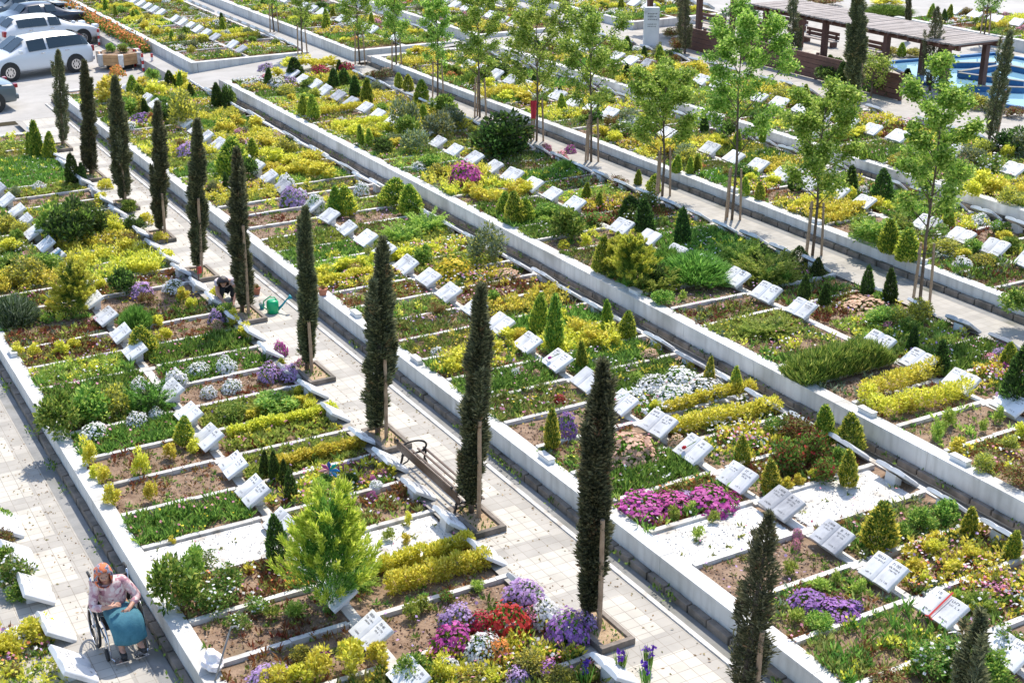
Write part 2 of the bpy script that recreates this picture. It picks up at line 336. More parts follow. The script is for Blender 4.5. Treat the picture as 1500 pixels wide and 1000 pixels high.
def p_cushion(seed, n=420, nf=400, fr=.046, dome=.55):   # low flowering mound, unit width, height ~dome
    global rng; rng = np.random.default_rng(seed); d = sph(n); d[:, 2] = np.abs(d[:, 2]); rr = np.cbrt(U(.25, 1, n))[:, None]
    ph = U(0, 6.28, 12); k = 1+.16*lump(np.arctan2(d[:, 1], d[:, 0]), d[:, 2], ph)[:, None]
    P = d*rr*k*np.array([.46, .46, dome*.85]); L = LF().leaves(P, d+np.array([0, 0, .3])+rng.normal(size=(n, 3))*.4, .10, .05)
    e = sph(nf); e[:, 2] = np.abs(e[:, 2])*.9+.06; k = 1+.16*lump(np.arctan2(e[:, 1], e[:, 0]), e[:, 2], ph)[:, None]
    Fp = e*k*np.array([.5, .5, dome])*U(.9, 1.1, nf)[:, None]
    return L.mesh('foliage', ['green']), LF().discs(Fp, e+np.array([0, -.15, .35])+rng.normal(size=(nf, 3))*.25, fr)
# ------------------------------------------------------------------ the setting: stepped ground, terraces, walls
# name: wall face x, level, middle stones x, path stones x, first stone y, front end y, back end y, base level before the wall, phrase
T = dict(
 Z=(-2.0, -.40, .3, 2.5, 15.48, 4, 42, -.6, 'terrace in the bottom corner'),
 A=(3.74, 0., 5.85, 8.05, 11.60, 6, 44.2, -.42, 'terrace left of the bench'),
 B=(9.78, .40, 11.92, 14.08, 10.16, 5, 48.0, .0, 'terrace right of the bench'),
 C=(14.62, .77, 16.74, 18.8, 9.53, 5, 45.0, .38, 'terrace before the staked trees'),
 D=(20.12, 1.08, 21.9, 23.72, 9.115, 5, 45.2, .77, 'terrace behind the staked trees'),
 E=(24.10, 1.38, 26.15, 28.1, 9.83, 5, 43.0, 1.08, 'terrace before the pergola'),
 P=(14.72, .77, 16.9, 18.95, 49.6, 48.7, 76, .38, 'block behind the planter box'),
 Q=(20.0, 1.08, 22.1, 24.0, 47.4, 46.4, 76, .77, 'block behind the dwarf conifers'),
 S=(24.6, 1.38, 26.8, 28.7, 46.6, 45.6, 76, 1.08, 'block left of the white pillar'),
 V=(30.4, 1.62, 32.5, 34.6, 45.0, 44.0, 76, 1.38, 'block behind the white pillar'),
 K=(39.3, 1.75, 41.4, 43.4, 25.5, 20, 39.5, 1.45, 'terrace beyond the pool'),
)
PT = dict(A=1.065, B=1.015, Z=1.05, C=.99, D=.945, E=.935)
def prof(name, pts, y0, y1, mats, mi):
    V = [(x, y, z) for y in (y0, y1) for x, z in pts]; n = len(pts)
    return MB().add(V, []).mesh(name, mats) if 0 else _prof(name, V, n, mats, mi)
def _prof(name, V, n, mats, mi):
    m = MB(); m.v = V; m.f = [(i, i+1, n+i+1, n+i) for i in range(n-1)]; m.m = mi if isinstance(mi, list) else [mi]*(n-1)
    me = bpy.data.meshes.new(name); me.from_pydata(m.v, [], m.f)
    for q in mats: me.materials.append(M[q])
    me.polygons.foreach_set('material_index', m.m); me.update(); return me
far = 300
g = link('ground', _prof('ground', [(x, y, z) for y in (-60, 46.0) for x, z in ((-far, -.72), (-2, -.72), (-2, -.55), (3.9, -.55), (3.9, -.14), (9.9, -.14), (9.9, .27), (14.8, .27), (14.8, .64), (20.3, .64), (20.3, .95), (24.3, .95), (24.3, 1.24), (28.5, 1.24), (28.5, 1.33), (far, 1.33))], 16, ['asph'], 0))
struct(g, 'pale stepped ground under the terraces', 'ground')
g = link('car_park', _prof('car_park', [(x, y, z) for y in (46.0, 400) for x, z in ((-far, -.02), (14.0, -.02), (14.0, .36), (19.4, .73), (20.2, .73), (24.3, 1.04), (24.5, 1.04), (29, 1.36), (far, 1.36))], 9, ['asph'], 0))
struct(g, 'pale paved car park and cross path behind the terraces', 'paved ground')
def sheet(name, x0, x1, y0, y1, z, mat, label, cat):
    o = link(name, _prof(name, [(x0, y0, z), (x1, y0, z), (x0, y1, z), (x1, y1, z)], 2, [mat], 0)); return struct(o, label, cat)
sheet('path', .0, 3.40, 0, 44, -.40, 'tiles', 'cream tiled path with the wheelchair on it', 'path')
sheet('path', 8.0, 9.40, 0, 45.9, .0, 'tiles', 'cream tiled path with the bench and cypress row', 'path')
sheet('path', 18.9, 19.78, 0, 45.9, .77, 'tiles', 'narrow tiled path with the staked trees', 'path')
sheet('plaza', 28.4, 39.2, 16, 43.5, 1.36, 'tiles', 'pale paving around the pool and pergola', 'paving')

def wallbox(name, x0, x1, y0, y1, z0, z1, label, mat='wall', cat='wall', bev=.012):
    m = MB(); m.box(((x0+x1)/2, (y0+y1)/2, (z0+z1)/2), (abs(x1-x0), abs(y1-y0), z1-z0)); o = link(name, m.mesh(name, mat, bev=bev)); return tag(o, label, cat)
TERR = {}
for k, (x0, z, xm, xr, ys, y0, y1, zb, ph) in T.items():
    xe = xr+.25
    # retaining wall: body pieces with visible joints, capped along the top
    m = MB(); y = y0
    while y < y1-.01:
        e = min(y+2.03, y1); m.box((x0+.11, (y+e)/2, (zb-.3+z-.05)/2), (.22, e-y-.006, z-.05-zb+.3)); y = e
    root = link('retaining_wall', m.mesh('wall_body', 'wall', bev=.004)); tag(root, 'long white retaining wall in front of the '+ph, 'wall')
    c = MB(); y = y0-.005
    while y < y1-.01: e = min(y+1.015, y1); c.box((x0+.115, (y+e)/2, z-.024), (.25, e-y-.004, .05)); y = e
    link('coping', c.mesh('coping', 'wall', bev=.006), root)
    if k in 'ABCDEPQSV':
        m = MB().box(((x0+.235+xe)/2, y1-.11, (zb-.3+z)/2), (xe-x0-.235, .22, z-zb+.3)); o = link('end_wall', m.mesh('end_wall', 'wall', bev=.008)); tag(o, 'short white wall closing the far end of the '+ph, 'wall')
        if k in 'PQSV':
            m = MB().box(((x0+.235+xe)/2, y0+.11, (zb-.3+z)/2), (xe-x0-.235, .22, z-zb+.3)); o = link('end_wall', m.mesh('end_wall', 'wall', bev=.008)); tag(o, 'white wall closing the near end of the '+ph, 'wall')
    m = MB().box((xe-.05, (y0+y1)/2, (zb-.3+z-.02)/2), (.1, y1-y0-.5, z-.02-zb+.3)); o = link('edge_kerb', m.mesh('edge_kerb', 'kerb')); tag(o, 'narrow marble kerb under the outer headstones of the '+ph, 'kerb')
    # soil: a gently uneven sheet
    ny = int((y1-y0)/.25); V = []; F = []
    for j in range(ny+1):
        for i in range(13):
            V.append((x0+.2+(xe-.08-x0-.2)*i/12, y0+.2+(y1-y0-.4)*j/ny, z-.045+random.uniform(-.012, .012)))
    for j in range(ny):
        for i in range(12): F.append((j*13+i, j*13+i+1, j*13+i+14, j*13+i+13))
    me = bpy.data.meshes.new('soil'); me.from_pydata(V, [], F); me.materials.append(M['soil']); me.polygons.foreach_set('use_smooth', [True]*len(F))
    struct(link('soil', me), 'brown garden soil filling the '+ph, 'soil')
# gutters with a rough stone course along the path walls
for k, (xg, zg) in dict(A=(3.40, -.40), B=(9.40, .0), D=(19.78, .77)).items():
    x0 = T[k][0]; y0, y1 = T[k][5], T[k][6]; ph = T[k][8]
    if k == 'B': wallbox('path_kerb', 9.40, 9.47, y0, y1, -.1, .022, 'pale kerb strip along the gutter of the bench path', 'kerb', 'kerb', .004); xg = 9.47
    m = MB(); w = x0-xg-.11; m.box((xg+w/2, (y0+y1)/2, zg-.06), (w, y1-y0, .1)); o = link('gutter', m.mesh('gutter', 'conc')); o['kind'] = 'structure'; tag(o, 'grey concrete gutter before the '+ph, 'gutter', kind='structure')
    m = MB(); y = y0
    while y < y1: e = y+random.uniform(.35, .55); m.box((x0-.055+random.uniform(-.008, .008), (y+e)/2, zg+.03), (.10, e-y-.03, random.uniform(.13, .16))); y = e
    o = link('stone_course', m.mesh('stone_course', 'course', bev=.01)); tag(o, 'rough brown stone course at the wall foot of the '+ph, 'kerb')
for k in 'CE':
    x0 = T[k][0]; y0, y1 = T[k][5], T[k][6]; m = MB(); y = y0
    while y < y1: e = y+random.uniform(.35, .55); m.box((x0-.05, (y+e)/2, T[k][7]+.02), (.085, e-y-.03, random.uniform(.09, .13))); y = e
    o = link('stone_course', m.mesh('stone_course', 'course', bev=.01)); tag(o, 'rough brown stone course at the wall foot of the '+T[k][8], 'kerb')

# ------------------------------------------------------------------ headstones and grave kerbs
def book(inkseed=None, stone='marble'):                   # open book slab; u runs up the page, v across, n out of it
    t = R(31); Lk, hw = .40, .285; prof = [(-1, .044), (-.96, .055), (-.8, .066), (-.5, .073), (-.2, .070), (-.05, .056), (0, .046), (.05, .056), (.2, .070), (.5, .073), (.8, .066), (.96, .055), (1, .044)]
    def w(u, v, n): return (-.17+u*math.cos(t)-n*math.sin(t), v, .075+u*math.sin(t)+n*math.cos(t))
    m = MB(); V = []; n = len(prof)
    for u in (0, Lk):
        for s, h in prof: V.append(w(u, s*hw, h))
        for s, h in prof: V.append(w(u, s*hw, 0))
    q = 2*n; F = []
    for i in range(n-1):
        F.append((i, q+i, q+i+1, i+1)); F.append((n+i, n+i+1, q+n+i+1, q+n+i)); F.append((i, i+1, n+i+1, n+i)); F.append((q+i, q+n+i, q+n+i+1, q+i+1))
    F += [(0, n, q+n, q), (n-1, q+n-1, q+2*n-1, 2*n-1)]; m.add(V, F)
    ins = None
    if inkseed is not None:
        rd = random.Random(inkseed); ins = MB()
        def stroke(u, v, du, dv):
            h = lambda vv: float(np.interp(vv/hw, [p for p, _ in prof], [k for _, k in prof]))+.003
            ins.add([w(u, v, h(v)), w(u, v+dv, h(v+dv)), w(u+du, v+dv, h(v+dv)), w(u+du, v, h(v))], [(0, 1, 2, 3)])
        def line(u, va, vb, hh):           # a row of letter-like strokes; v falls from left to right for the reader
            v = vb
            while v > va+.01:
                wd = rd.uniform(.5, .8)*hh
                if rd.random() < .86:
                    stroke(u, v-hh*.16, hh, hh*.16)
                    if rd.random() < .75: stroke(u+hh*rd.choice((0, .42, .84)), v-wd, hh*.16, wd)
                    if rd.random() < .5: stroke(u, v-wd, hh, hh*.16)
                v -= wd+hh*.28
        for a, b in ((.045, .235), (-.235, -.045)):
            line(.325, a+.03, b-.02, .036); line(.275, a, b, .026)
            if rd.random() < .7: line(.235, a+.02, b-.04, .022)
            line(.06, a+.01, b-.05, .024)
    ped = MB().prism([(-.02, -.12), (.12, -.12), (.12, .225), (-.02, .14)], 'y', -.10, .10)
    return m.mesh('headstone', stone, bev=.006), (ins.mesh('inscription', 'ink') if ins else None), ped.mesh('plinth', 'marble', bev=.004)
BK = [book(i) for i in range(7)]+[book(8, 'marble_grey')]
def head_proto(b, ins=True, near=True):
    o = link('headstone', b[0])
    if near:
        link('plinth', b[2], o)
        if ins: link('inscription', b[1], o)
    return o
NO_STONE = set()
STONES = []
for k, (x0, z, xm, xr, ys, y0, y1, zb, ph) in T.items():
    PITCH = PT.get(k, 1.0); n0 = math.ceil((y0+.3-ys)/PITCH); cnt = {0: 0, 1: 0}
    for row, xs in ((0, xm), (1, xr)):
        c = 0
        for i in range(n0, 80):
            y = ys+i*PITCH
            if y > y1-.4: break
            p = np.array([xs, y, z+.2])
            if not seen(p, 15): continue
            c += 1; STONES.append([proj(p)[2], k, row, c, xs, y, z, ph, i])
STONES.sort()
rd = random.Random(3); nst = 0; farst = MB()
gl = lambda row: 'middle row' if row == 0 else 'outer row'
HEADS = {}; TAGS = []
for d, k, row, c, xs, y, z, ph, i in STONES:
    dens = 1. if k in 'ABCZ' else .9 if k in 'DE' else .8
    if rd.random() > (1 if d < 24 else dens*.96): continue
    gm = rd.random() < .07; b = BK[7] if gm else BK[rd.randrange(7)]; near = d < 47
    if nst >= 296: 
        f = -1 if row else 1
        t_ = R(31); V_ = []
        for n_h in (0, .09):
            for u_, v_ in ((0, -.28), (.4, -.28), (.4, .28), (0, .28)): V_.append((xs+f*(-.17+u_*math.cos(t_)-n_h*math.sin(t_)), y+v_, z+.03+u_*math.sin(t_)+n_h*math.cos(t_)))
        farst.add(V_, [(0, 3, 2, 1), (4, 5, 6, 7), (0, 1, 5, 4), (1, 2, 6, 5), (2, 3, 7, 6), (3, 0, 4, 7)])
        continue
    plain = rd.random() < .08
    o = head_proto(b, not plain, near); nst += 1; o.location = (xs+rd.uniform(-.03, .03), y+rd.uniform(-.03, .03), z-.04-(.055 if row else 0)+rd.uniform(-.015, .015))
    o.rotation_euler = (rd.uniform(-.025, .025), rd.uniform(-.06, .06)-(.07 if row else 0), (math.pi if row else 0)+rd.uniform(-.07, .07)); HEADS[k, row, i] = o; sc_ = rd.uniform(.93, 1.07)*(1.15 if k == 'Z' else 1); o.scale = (sc_, sc_*rd.uniform(.95, 1.05), sc_)
    TAGS.append((k, row, y, o, 'grey' if gm else 'white', ph, i))
SPECIAL = {('B', 0, 0): 'white open-book headstone with a red ribbon down its spine', ('B', 0, 5): 'white open-book headstone with a red rose on it', ('B', 0, 7): 'white open-book headstone with a pink flower on it', ('B', 0, 9): 'white open-book headstone with a faded magenta flower on it', ('A', 0, 18): 'open-book headstone with a dark blue portrait plaque'}
cnt = {}
for k, row, y, o, shade, ph, i in sorted(TAGS, key=lambda q: q[:3]):
    c = cnt[k, row] = cnt.get((k, row), 0)+1
    tag(o, SPECIAL.get((k, row, i)) or f'{shade} open-book headstone, {ORD(c)} from the front, {gl(row)}, {ph}', 'headstone', 'open-book headstones of the terraces')
if farst.v: tag(link('distant_headstones', farst.mesh('distant_headstones', 'marble')), 'far white headstones in the blocks at the top', 'headstones', kind='stuff')
BEDS = []
for k, (x0, z, xm, xr, ys, y0, y1, zb, ph) in T.items():
    PITCH = PT.get(k, 1.0); n0 = math.ceil((y0+.3-ys)/PITCH); c = 0
    for i in range(n0, 80):
        y = ys+i*PITCH
        if y > y1-.4: break
        for row, (a, b) in ((0, (x0+.24, xm-.2)), (1, (xm+.2, xr-.12))):
            if seen(((a+b)/2, y, z), 60): BEDS.append((k, row, i, a, b, y, z, ph))
        yy = y+PITCH/2
        if yy > y1-.3: continue
        if seen(((x0+xr)/2, yy, z), 60) and not (k in 'ABC' and rd.random() < .10):
            c += 1; m = MB()
            for a, b in ((x0+.24, xm-.12), (xm+.22, xr+.1)):
                x = a
                while x < b-.05:
                    e = min(x+rd.uniform(.8, 1.1), b); m.box(((x+e)/2, yy+rd.uniform(-.008, .008), z-.03+rd.uniform(0, .012)), (e-x-.006, .085, .09)); x = e
            m.box((xm+.05, yy, z-.045), (.30, .14, .06))
            o = link('grave_kerb', m.mesh('grave_kerb', 'kerb')); tag(o, f'white marble kerb between graves, {ORD(c)} from the front, {ph}', 'grave kerb', 'white kerbs dividing the graves')
    m = MB().box((xm+.03, (y0+y1)/2, z-.05), (.16, y1-y0-.5, .05)); o = link('footing_strip', m.mesh('footing_strip', 'kerb')); tag(o, 'white footing strip under the middle headstones of the '+ph, 'kerb')

# ------------------------------------------------------------------ ground cover, bed by bed
def cover(code, seed):
    global rng; rng = np.random.default_rng(seed); L = LF(); lx, ly = 1.86, .88; mats = []
    def mid(n):
        if n not in mats: mats.append(n)
        return mats.index(n)
    ctr = np.stack([U(-.5, .5, 5)*lx, U(-.5, .5, 5)*ly], 1)
    def spots(n, patch):                  # clumped or even positions
        P = np.stack([U(-.5, .5, n)*lx, U(-.5, .5, n)*ly, np.zeros(n)], 1)
        if patch:
            j = rng.integers(0, 5, n); Q = ctr[j]+rng.normal(size=(n, 2))*np.array([.26, .15]); s = rng.random(n) < patch; P[s, :2] = Q[s]
        P[:, 0] = P[:, 0].clip(-lx/2, lx/2); P[:, 1] = P[:, 1].clip(-ly/2, ly/2); return P
    def tuft(n, m, ln, w, tilt, mat, patch=.0, sp=.035, z=0., hz=.0):
        C = np.repeat(spots(n, patch), m, 0); k = n*m; hs = np.repeat(rng.uniform(.5, 1.3, n), m); a = U(0, 6.28, k)
        P = C+np.stack([np.cos(a), np.sin(a), np.zeros(k)], 1)*(sp*rng.random(k))[:, None]; P[:, 2] += z+hz*rng.random(k)*hs
        D = np.stack([np.cos(a)*tilt, np.sin(a)*tilt, np.ones(k)], 1)+rng.normal(size=(k, 3))*.35*np.array([1, 1, .3]); L.leaves(P, D, ln*hs, w, mid(mat))
    def bloom(n, r, z, mat, patch=.7):
        P = spots(n, patch); P[:, 2] = z*U(.6, 1.2, n); L.discs(P, np.array([0, -.2, 1.])+rng.normal(size=(n, 3))*.4, r, mid(mat))
    if code == 'S': tuft(26, 8, .06, .025, 1, 'olive', .5); tuft(60, 4, .05, .02, 2.5, 'dry', .3); tuft(14, 10, .08, .03, .8, 'green', .3)
    elif code == 'T': tuft(90, 3, .05, .016, 3, 'dry', .2); tuft(7, 8, .06, .03, 1, 'green')
    elif code == 'W': tuft(90, 8, .08, .03, .9, 'olive', .5); tuft(70, 6, .08, .022, 1.2, 'dry', .5); tuft(60, 9, .09, .032, .8, 'green', .6); bloom(16, .018, .08, 'yel')
    elif code == 'M': tuft(170, 9, .10, .026, .8, 'olive', .4, hz=.05); tuft(120, 8, .11, .026, .8, 'green', .6, hz=.05); tuft(90, 6, .08, .022, 1.2, 'dry', .6)
    elif code == 'G': tuft(330, 10, .13, .026, .7, 'green', .1, hz=.04); tuft(60, 8, .12, .026, .7, 'lime', .8); tuft(50, 6, .08, .02, 1.3, 'dry', .7)
    elif code == 'L': tuft(250, 10, .09, .034, .9, 'lime', .2, hz=.05); tuft(120, 8, .09, .03, .9, 'olive', .5, hz=.04); tuft(50, 6, .08, .03, 1, 'redl', .8)
    elif code == 'R': tuft(190, 9, .08, .03, 1, 'redl', .4, hz=.03); tuft(110, 8, .09, .03, .9, 'olive', .5, hz=.03); tuft(30, 8, .09, .03, .9, 'lime', .5); bloom(25, .022, .10, 'org', .9)
    elif code == 'P': tuft(160, 9, .08, .03, 1, 'redl', .4); tuft(110, 8, .09, .03, .9, 'olive', .4); bloom(300, .024, .11, 'mag', .92); bloom(160, .022, .10, 'lil', .9); tuft(20, 10, .12, .04, .7, 'lime', .5)
    elif code == 'Y': tuft(64, 30, .06, .04, .9, 'gold', .6, .085, .03, .17); tuft(60, 8, .09, .03, .9, 'olive', .5); tuft(70, 10, .10, .035, .8, 'lime', .3, hz=.05); tuft(60, 10, .10, .035, .8, 'green', .5); tuft(40, 6, .08, .022, 1.2, 'dry', .6)
    elif code == 'F': tuft(200, 9, .10, .028, .8, 'green', .3, hz=.03); bloom(260, .032, .14, 'wht', .75); bloom(30, .02, .12, 'yel')
    elif code == 'X': tuft(110, 9, .10, .03, .8, 'green', .4, hz=.04); tuft(60, 20, .065, .04, .8, 'gold', .6, .07, .02, .12); tuft(80, 8, .09, .03, 1, 'redl', .6); bloom(60, .026, .14, 'pin', .8); bloom(70, .026, .13, 'wht', .8); bloom(40, .024, .12, 'org', .9)
    elif code == 'V':
        n = 2600; P = np.stack([U(-.5, .5, n)*(lx+.1), U(-.5, .5, n)*(ly+.06), U(0, .012, n)], 1); L.discs(P, np.array([0, 0, 1.])+rng.normal(size=(n, 3))*.5, .022, mid('gravel')); tuft(7, 8, .08, .03, .8, 'olive'); bloom(7, .02, .1, 'pin')
    if code != 'V':                       # what has seeded itself in between: every bed a little different
        if code in 'S T W'.split(): P = spots(420, .3); P[:, 2] = U(.0, .015, 420); L.discs(P, np.array([0, 0, 1.])+rng.normal(size=(420, 3))*.8, .017, mid('clod'))
        for q in rng.choice(10, 4 if code not in 'S T'.split() else 1, replace=False):
            ctr[:] = np.stack([U(-.5, .5, 5)*lx, U(-.5, .5, 5)*ly], 1)
            if q == 0: tuft(26, 9, .09, .034, .9, 'lime', .8, hz=.05)
            elif q == 1: tuft(14, 22, .055, .036, .9, 'gold', .8, .06, .02, .12)
            elif q == 2: tuft(40, 7, .08, .022, 1.2, 'dry', .8)
            elif q == 3: tuft(34, 9, .09, .03, .9, 'redl', .85, hz=.03)
            elif q == 4: bloom(26, .024, .14, 'wht', .8)
            elif q == 5: bloom(22, .024, .14, 'pin', .8)
            elif q == 6: bloom(24, .022, .13, 'yel', .8)
            elif q == 7: bloom(22, .024, .13, 'lil', .8)
            elif q == 8: tuft(30, 10, .13, .03, .7, 'green', .8, hz=.06)
            elif q == 9: tuft(30, 9, .09, .03, .9, 'grey', .8, hz=.04)
        V_ = np.concatenate(L.V).reshape(-1, 4, 3); F_ = np.concatenate(L.m); keep = np.ones(len(V_), bool)      # bare patches
        for q in range(rng.integers(2, 5)):
            c = np.array([U(-.5, .5, 1)[0]*lx, U(-.5, .5, 1)[0]*ly]); keep &= ~((np.hypot((V_[:, 0, 0]-c[0])*.7, V_[:, 0, 1]-c[1]) < rng.uniform(.07, .17)) & (rng.random(len(V_)) < .85))
        L.V = [V_[keep].reshape(-1, 3)]; L.m = [F_[keep]]; L.F = [np.arange(int(keep.sum())*4).reshape(-1, 4)]
    return L.mesh('cover', mats)
CV = {c: [cover(c, 100+31*ord(c)+j) for j in range(6)] for c in 'S T W M G L R P Y F X V'.split()}
CN = dict(S=('weed_cover', 'bare brown soil with thin weeds'), T=('straw_cover', 'dry tan soil with straw'), W=('weed_cover', 'patchy weeds and dry stems'), M=('meadow_cover', 'tangled olive and green growth'), G=('green_cover', 'dense grass-green ground cover'),
 L=('succulent_cover', 'yellow-green succulent carpet'), R=('sedum_cover', 'reddish sedum carpet'), P=('purple_flower_cover', 'purple flowering carpet'), Y=('gold_leaf_cover', 'low golden foliage'), F=('daisy_cover', 'white daisies'), X=('mixed_flower_cover', 'mixed bright flowers'), V=('white_gravel', 'white pebble gravel'))
# what the photograph shows on the beds: front to back, by terrace and row (first letter = stone index given first)
SPEC = {('A', 0): (2, 'S S R V G S S G L G L R R W W Y G M L Y M G L Y M G L Y M L'.split()), ('A', 1): (0, 'L X S S V R X L L L S G G S W S R Y Y Y Y L W S L G G G L L'.split()),
 ('B', 0): (0, 'M W S V R G W S M G X M M M R X L G L S S S Y X L G L Y X L W X G M L X'.split()), ('B', 1): (0, 'X X M V R X F F G G Y G Y R X L X L M S L S W L Y L Y X Y L G Y M X G X'.split()),
 ('C', 0): (3, 'R S S T G W L W S G M M S G G G T Y Y W L M M M Y X W Y X L G X F L'.split()), ('C', 1): (3, 'W R X G L L R W M G G G M R X L W G M M X L M Y Y X Y X Y W L Y X X'.split()),
 ('D', 0): (9, 'W W L L S Y X S X G M W Y X W S M Y X W G L F M L X W Y L G X'.split()), ('D', 1): (9, 'L W S X M L W X F Y G L X M W L R X Y L X G W L M X'.split()),
 ('Z', 0): (0, 'S L Y G W X L'.split()), ('Z', 1): (-1, 'V Y X W R F L S Y'.split())}
ND = {}
BEDPOS = {}
def ordb(k, row, i): return i-ND[k, row]+1
for k, row, i, *_ in BEDS: ND[k, row] = min(ND.get((k, row), 99), i)
side = lambda r: 'wall-side' if r == 0 else 'outer'
for k, row, i, a, b, y, z, ph in BEDS:
    s = SPEC.get((k, row)); code = None
    if s and 0 <= i-s[0] < len(s[1]): code = s[1][i-s[0]]
    if code is None: code = rd.choice(['W', 'M', 'G', 'L', 'R', 'S', 'X', 'M', 'W', 'Y', 'L', 'F', 'X', 'S', 'M', 'G'])
    BEDPOS[k, row, i] = (a, b, y, z)
    me = CV[code][rd.randrange(6)]; o = link(CN[code][0], me, None, ((a+b)/2, y, z-.035)); o.rotation_euler = (0, 0, math.pi*rd.randrange(2)); o.scale = ((b-a)/1.86, 1., 1 if code == 'V' else rd.uniform(.85, 1.2))
    tag(o, f'{CN[code][1]}, {ORD(ordb(k, row, i))} {side(row)} grave, {ph}', 'ground cover', kind='stuff')
    if code == 'V':
        m = MB().box(((a+b)/2, y, z-.03), (b-a+.06, .93, .02)); o2 = link('gravel_bed', m.mesh('gravel_bed', 'kerb'), o); o2.matrix_parent_inverse = o.matrix_basis.inverted()
# ------------------------------------------------------------------ planting
PRO = {}
def build_protos():
    cm = dict(cg=(['green', 'goldtip'], .50, .42), cd=(['dark', 'green'], .50, .18), co=(['green', 'gold'], .52, .48), cb=(['dark', 'olive'], .85, .2))
    for k, (mats, fat, tip) in cm.items(): PRO[k] = [(p_cone(s*7+len(k)+ord(k[1]), mats, 3000, fat*(.82, .95, 1., 1.12, 1.25)[s-1], tip*(.6+.2*s)), None, None) for s in (1, 2, 3, 4, 5)]
    def sh(k, mats, **kw):
        PRO[k] = []
        for s in (1, 2, 3):
            a, f = p_shrub(s*13+ord(k[0])+ord(k[1]), mats, **kw); PRO[k].append((a, f, kw.get('fmat')))
    def shf(k, mats, fm, **kw):
        PRO[k] = []
        for s in (1, 2, 3):
            a, f = p_shrub(s*17+ord(k[1]), mats, **kw); PRO[k].append((a, f.mesh('flowers', [fm]) if f else None, None))
    sh('go', ['gold', 'gold'], n=620, leaf=.15, w=.085, stems=4)
    sh('lm', ['lime', 'lime'], n=420, leaf=.2, w=.085, stems=4)
    sh('sg', ['green', 'lime'], n=1800, leaf=.10, w=.055, stems=8); sh('sd', ['dark', 'green'], n=1900, leaf=.09, w=.05, stems=8)
    sh('so', ['olive', 'gold'], n=1500, leaf=.09, w=.05, stems=8); sh('gr', ['grey', 'olive'], n=1500, leaf=.09, w=.04, stems=9); sh('sr', ['redl', 'olive'], n=1300, leaf=.09, w=.045, stems=8); sh('sl', ['lime', 'green'], n=1800, leaf=.09, w=.045, stems=9)
    shf('rw', ['green', 'olive'], 'wht', n=1100, leaf=.09, w=.05, stems=7, flowers=36, fr=.04); shf('rr', ['green', 'redl'], 'red', n=1300, leaf=.09, w=.05, stems=8, flowers=16, fr=.045)
    shf('rp', ['dark', 'green'], 'pin', n=2200, leaf=.07, w=.045, stems=9, flowers=30, fr=.03); shf('ry', ['dark', 'olive'], 'yel', n=2000, leaf=.07, w=.045, stems=9, flowers=40, fr=.02)
    PRO['ju'] = [(p_upright(s, ['green', 'goldtip']), None, None) for s in (4, 5, 6)]; PRO['jl'] = [(p_juniper(s, ['green', 'lime'], 120, 50, .46), None, None) for s in (7, 8, 9)]; PRO['jd'] = [(p_juniper(s, ['dark', 'green'], 120, 50, .5), None, None) for s in (17, 18, 19)]
    PRO['jy'] = [(p_upright(s, ['green', 'goldtip']), None, None) for s in (24, 25)]
    PRO['lv'] = [(p_blades(s, ['green', 'green'], 4200, .34, .020), None, None) for s in (1, 2)]; PRO['lg'] = [(p_blades(s, ['grey', 'dark'], 4200, .32, .020), None, None) for s in (3, 4)]
    PRO['ro'] = [(p_blades(s, ['green', 'lime'], 15000, .36, .012, 1), None, None) for s in (1, 2)]
    for c in ('mag', 'pur', 'lil', 'pin', 'red', 'org', 'wht', 'yel', 'sal', 'vio'):
        PRO['f'+c] = []
        for s in (1, 2):
            a, f = p_cushion(s*5+len(PRO)); PRO['f'+c].append((a, f.mesh('flowers', [c]), None))
build_protos()
KIND = dict(cg=('cone_conifer', 'green dwarf cone conifer', 'conifer'), cd=('cone_conifer', 'dark green dwarf cone conifer', 'conifer'), co=('golden_conifer', 'golden dwarf cone conifer', 'conifer'), cb=('ball_conifer', 'dark clipped ball conifer', 'conifer'),
 go=('golden_shrub', 'small golden shrub', 'shrub'), lm=('young_plant', 'young lime-green plant', 'plant'), sg=('leafy_shrub', 'leafy green shrub', 'shrub'), sd=('dark_shrub', 'dark green shrub', 'shrub'), so=('olive_shrub', 'olive-yellow shrub', 'shrub'), gr=('grey_shrub', 'grey-green airy shrub', 'shrub'),
 sr=('red_leaf_shrub', 'reddish-leaved shrub', 'shrub'), sl=('lime_shrub', 'bright lime-green shrub', 'shrub'), rw=('rose_bush', 'white-flowering rose bush', 'rose bush'), rr=('rose_bush', 'red-flowering rose bush', 'rose bush'), rp=('flowering_shrub', 'large dark shrub with pink flowers', 'shrub'), ry=('flowering_shrub', 'dark shrub with yellow flowers', 'shrub'),
 ju=('juniper', 'feathery gold-tipped juniper', 'juniper'), jy=('juniper', 'tall feathery yellow-tipped juniper', 'juniper'), jl=('spreading_juniper', 'low spreading lime juniper', 'juniper'), jd=('spreading_juniper', 'low spreading dark juniper', 'juniper'), lv=('lavender_clump', 'dark green lavender clump', 'lavender'), lg=('lavender_clump', 'grey lavender mound', 'lavender'), ro=('rosemary_hedge', 'long upright rosemary hedge', 'rosemary'))
CW = dict(mag='magenta', pur='purple', lil='lilac', pin='pink', red='red', org='orange', wht='white', yel='yellow', sal='salmon', vio='violet')
for c in CW: KIND['f'+c] = ('flower_clump', CW[c]+' flower clump', 'flowers')
PEND = []
def where(k, p):
    x0, z, xm, xr, ys, *_ , ph = T[k]; i = round((p[1]-ys)/PT.get(k, 1.)); row = 0 if p[0] < xm else 1
    return f"{ORD(max(1, i-ND.get((k, row), 0)+1))} {side(row)} grave", ph
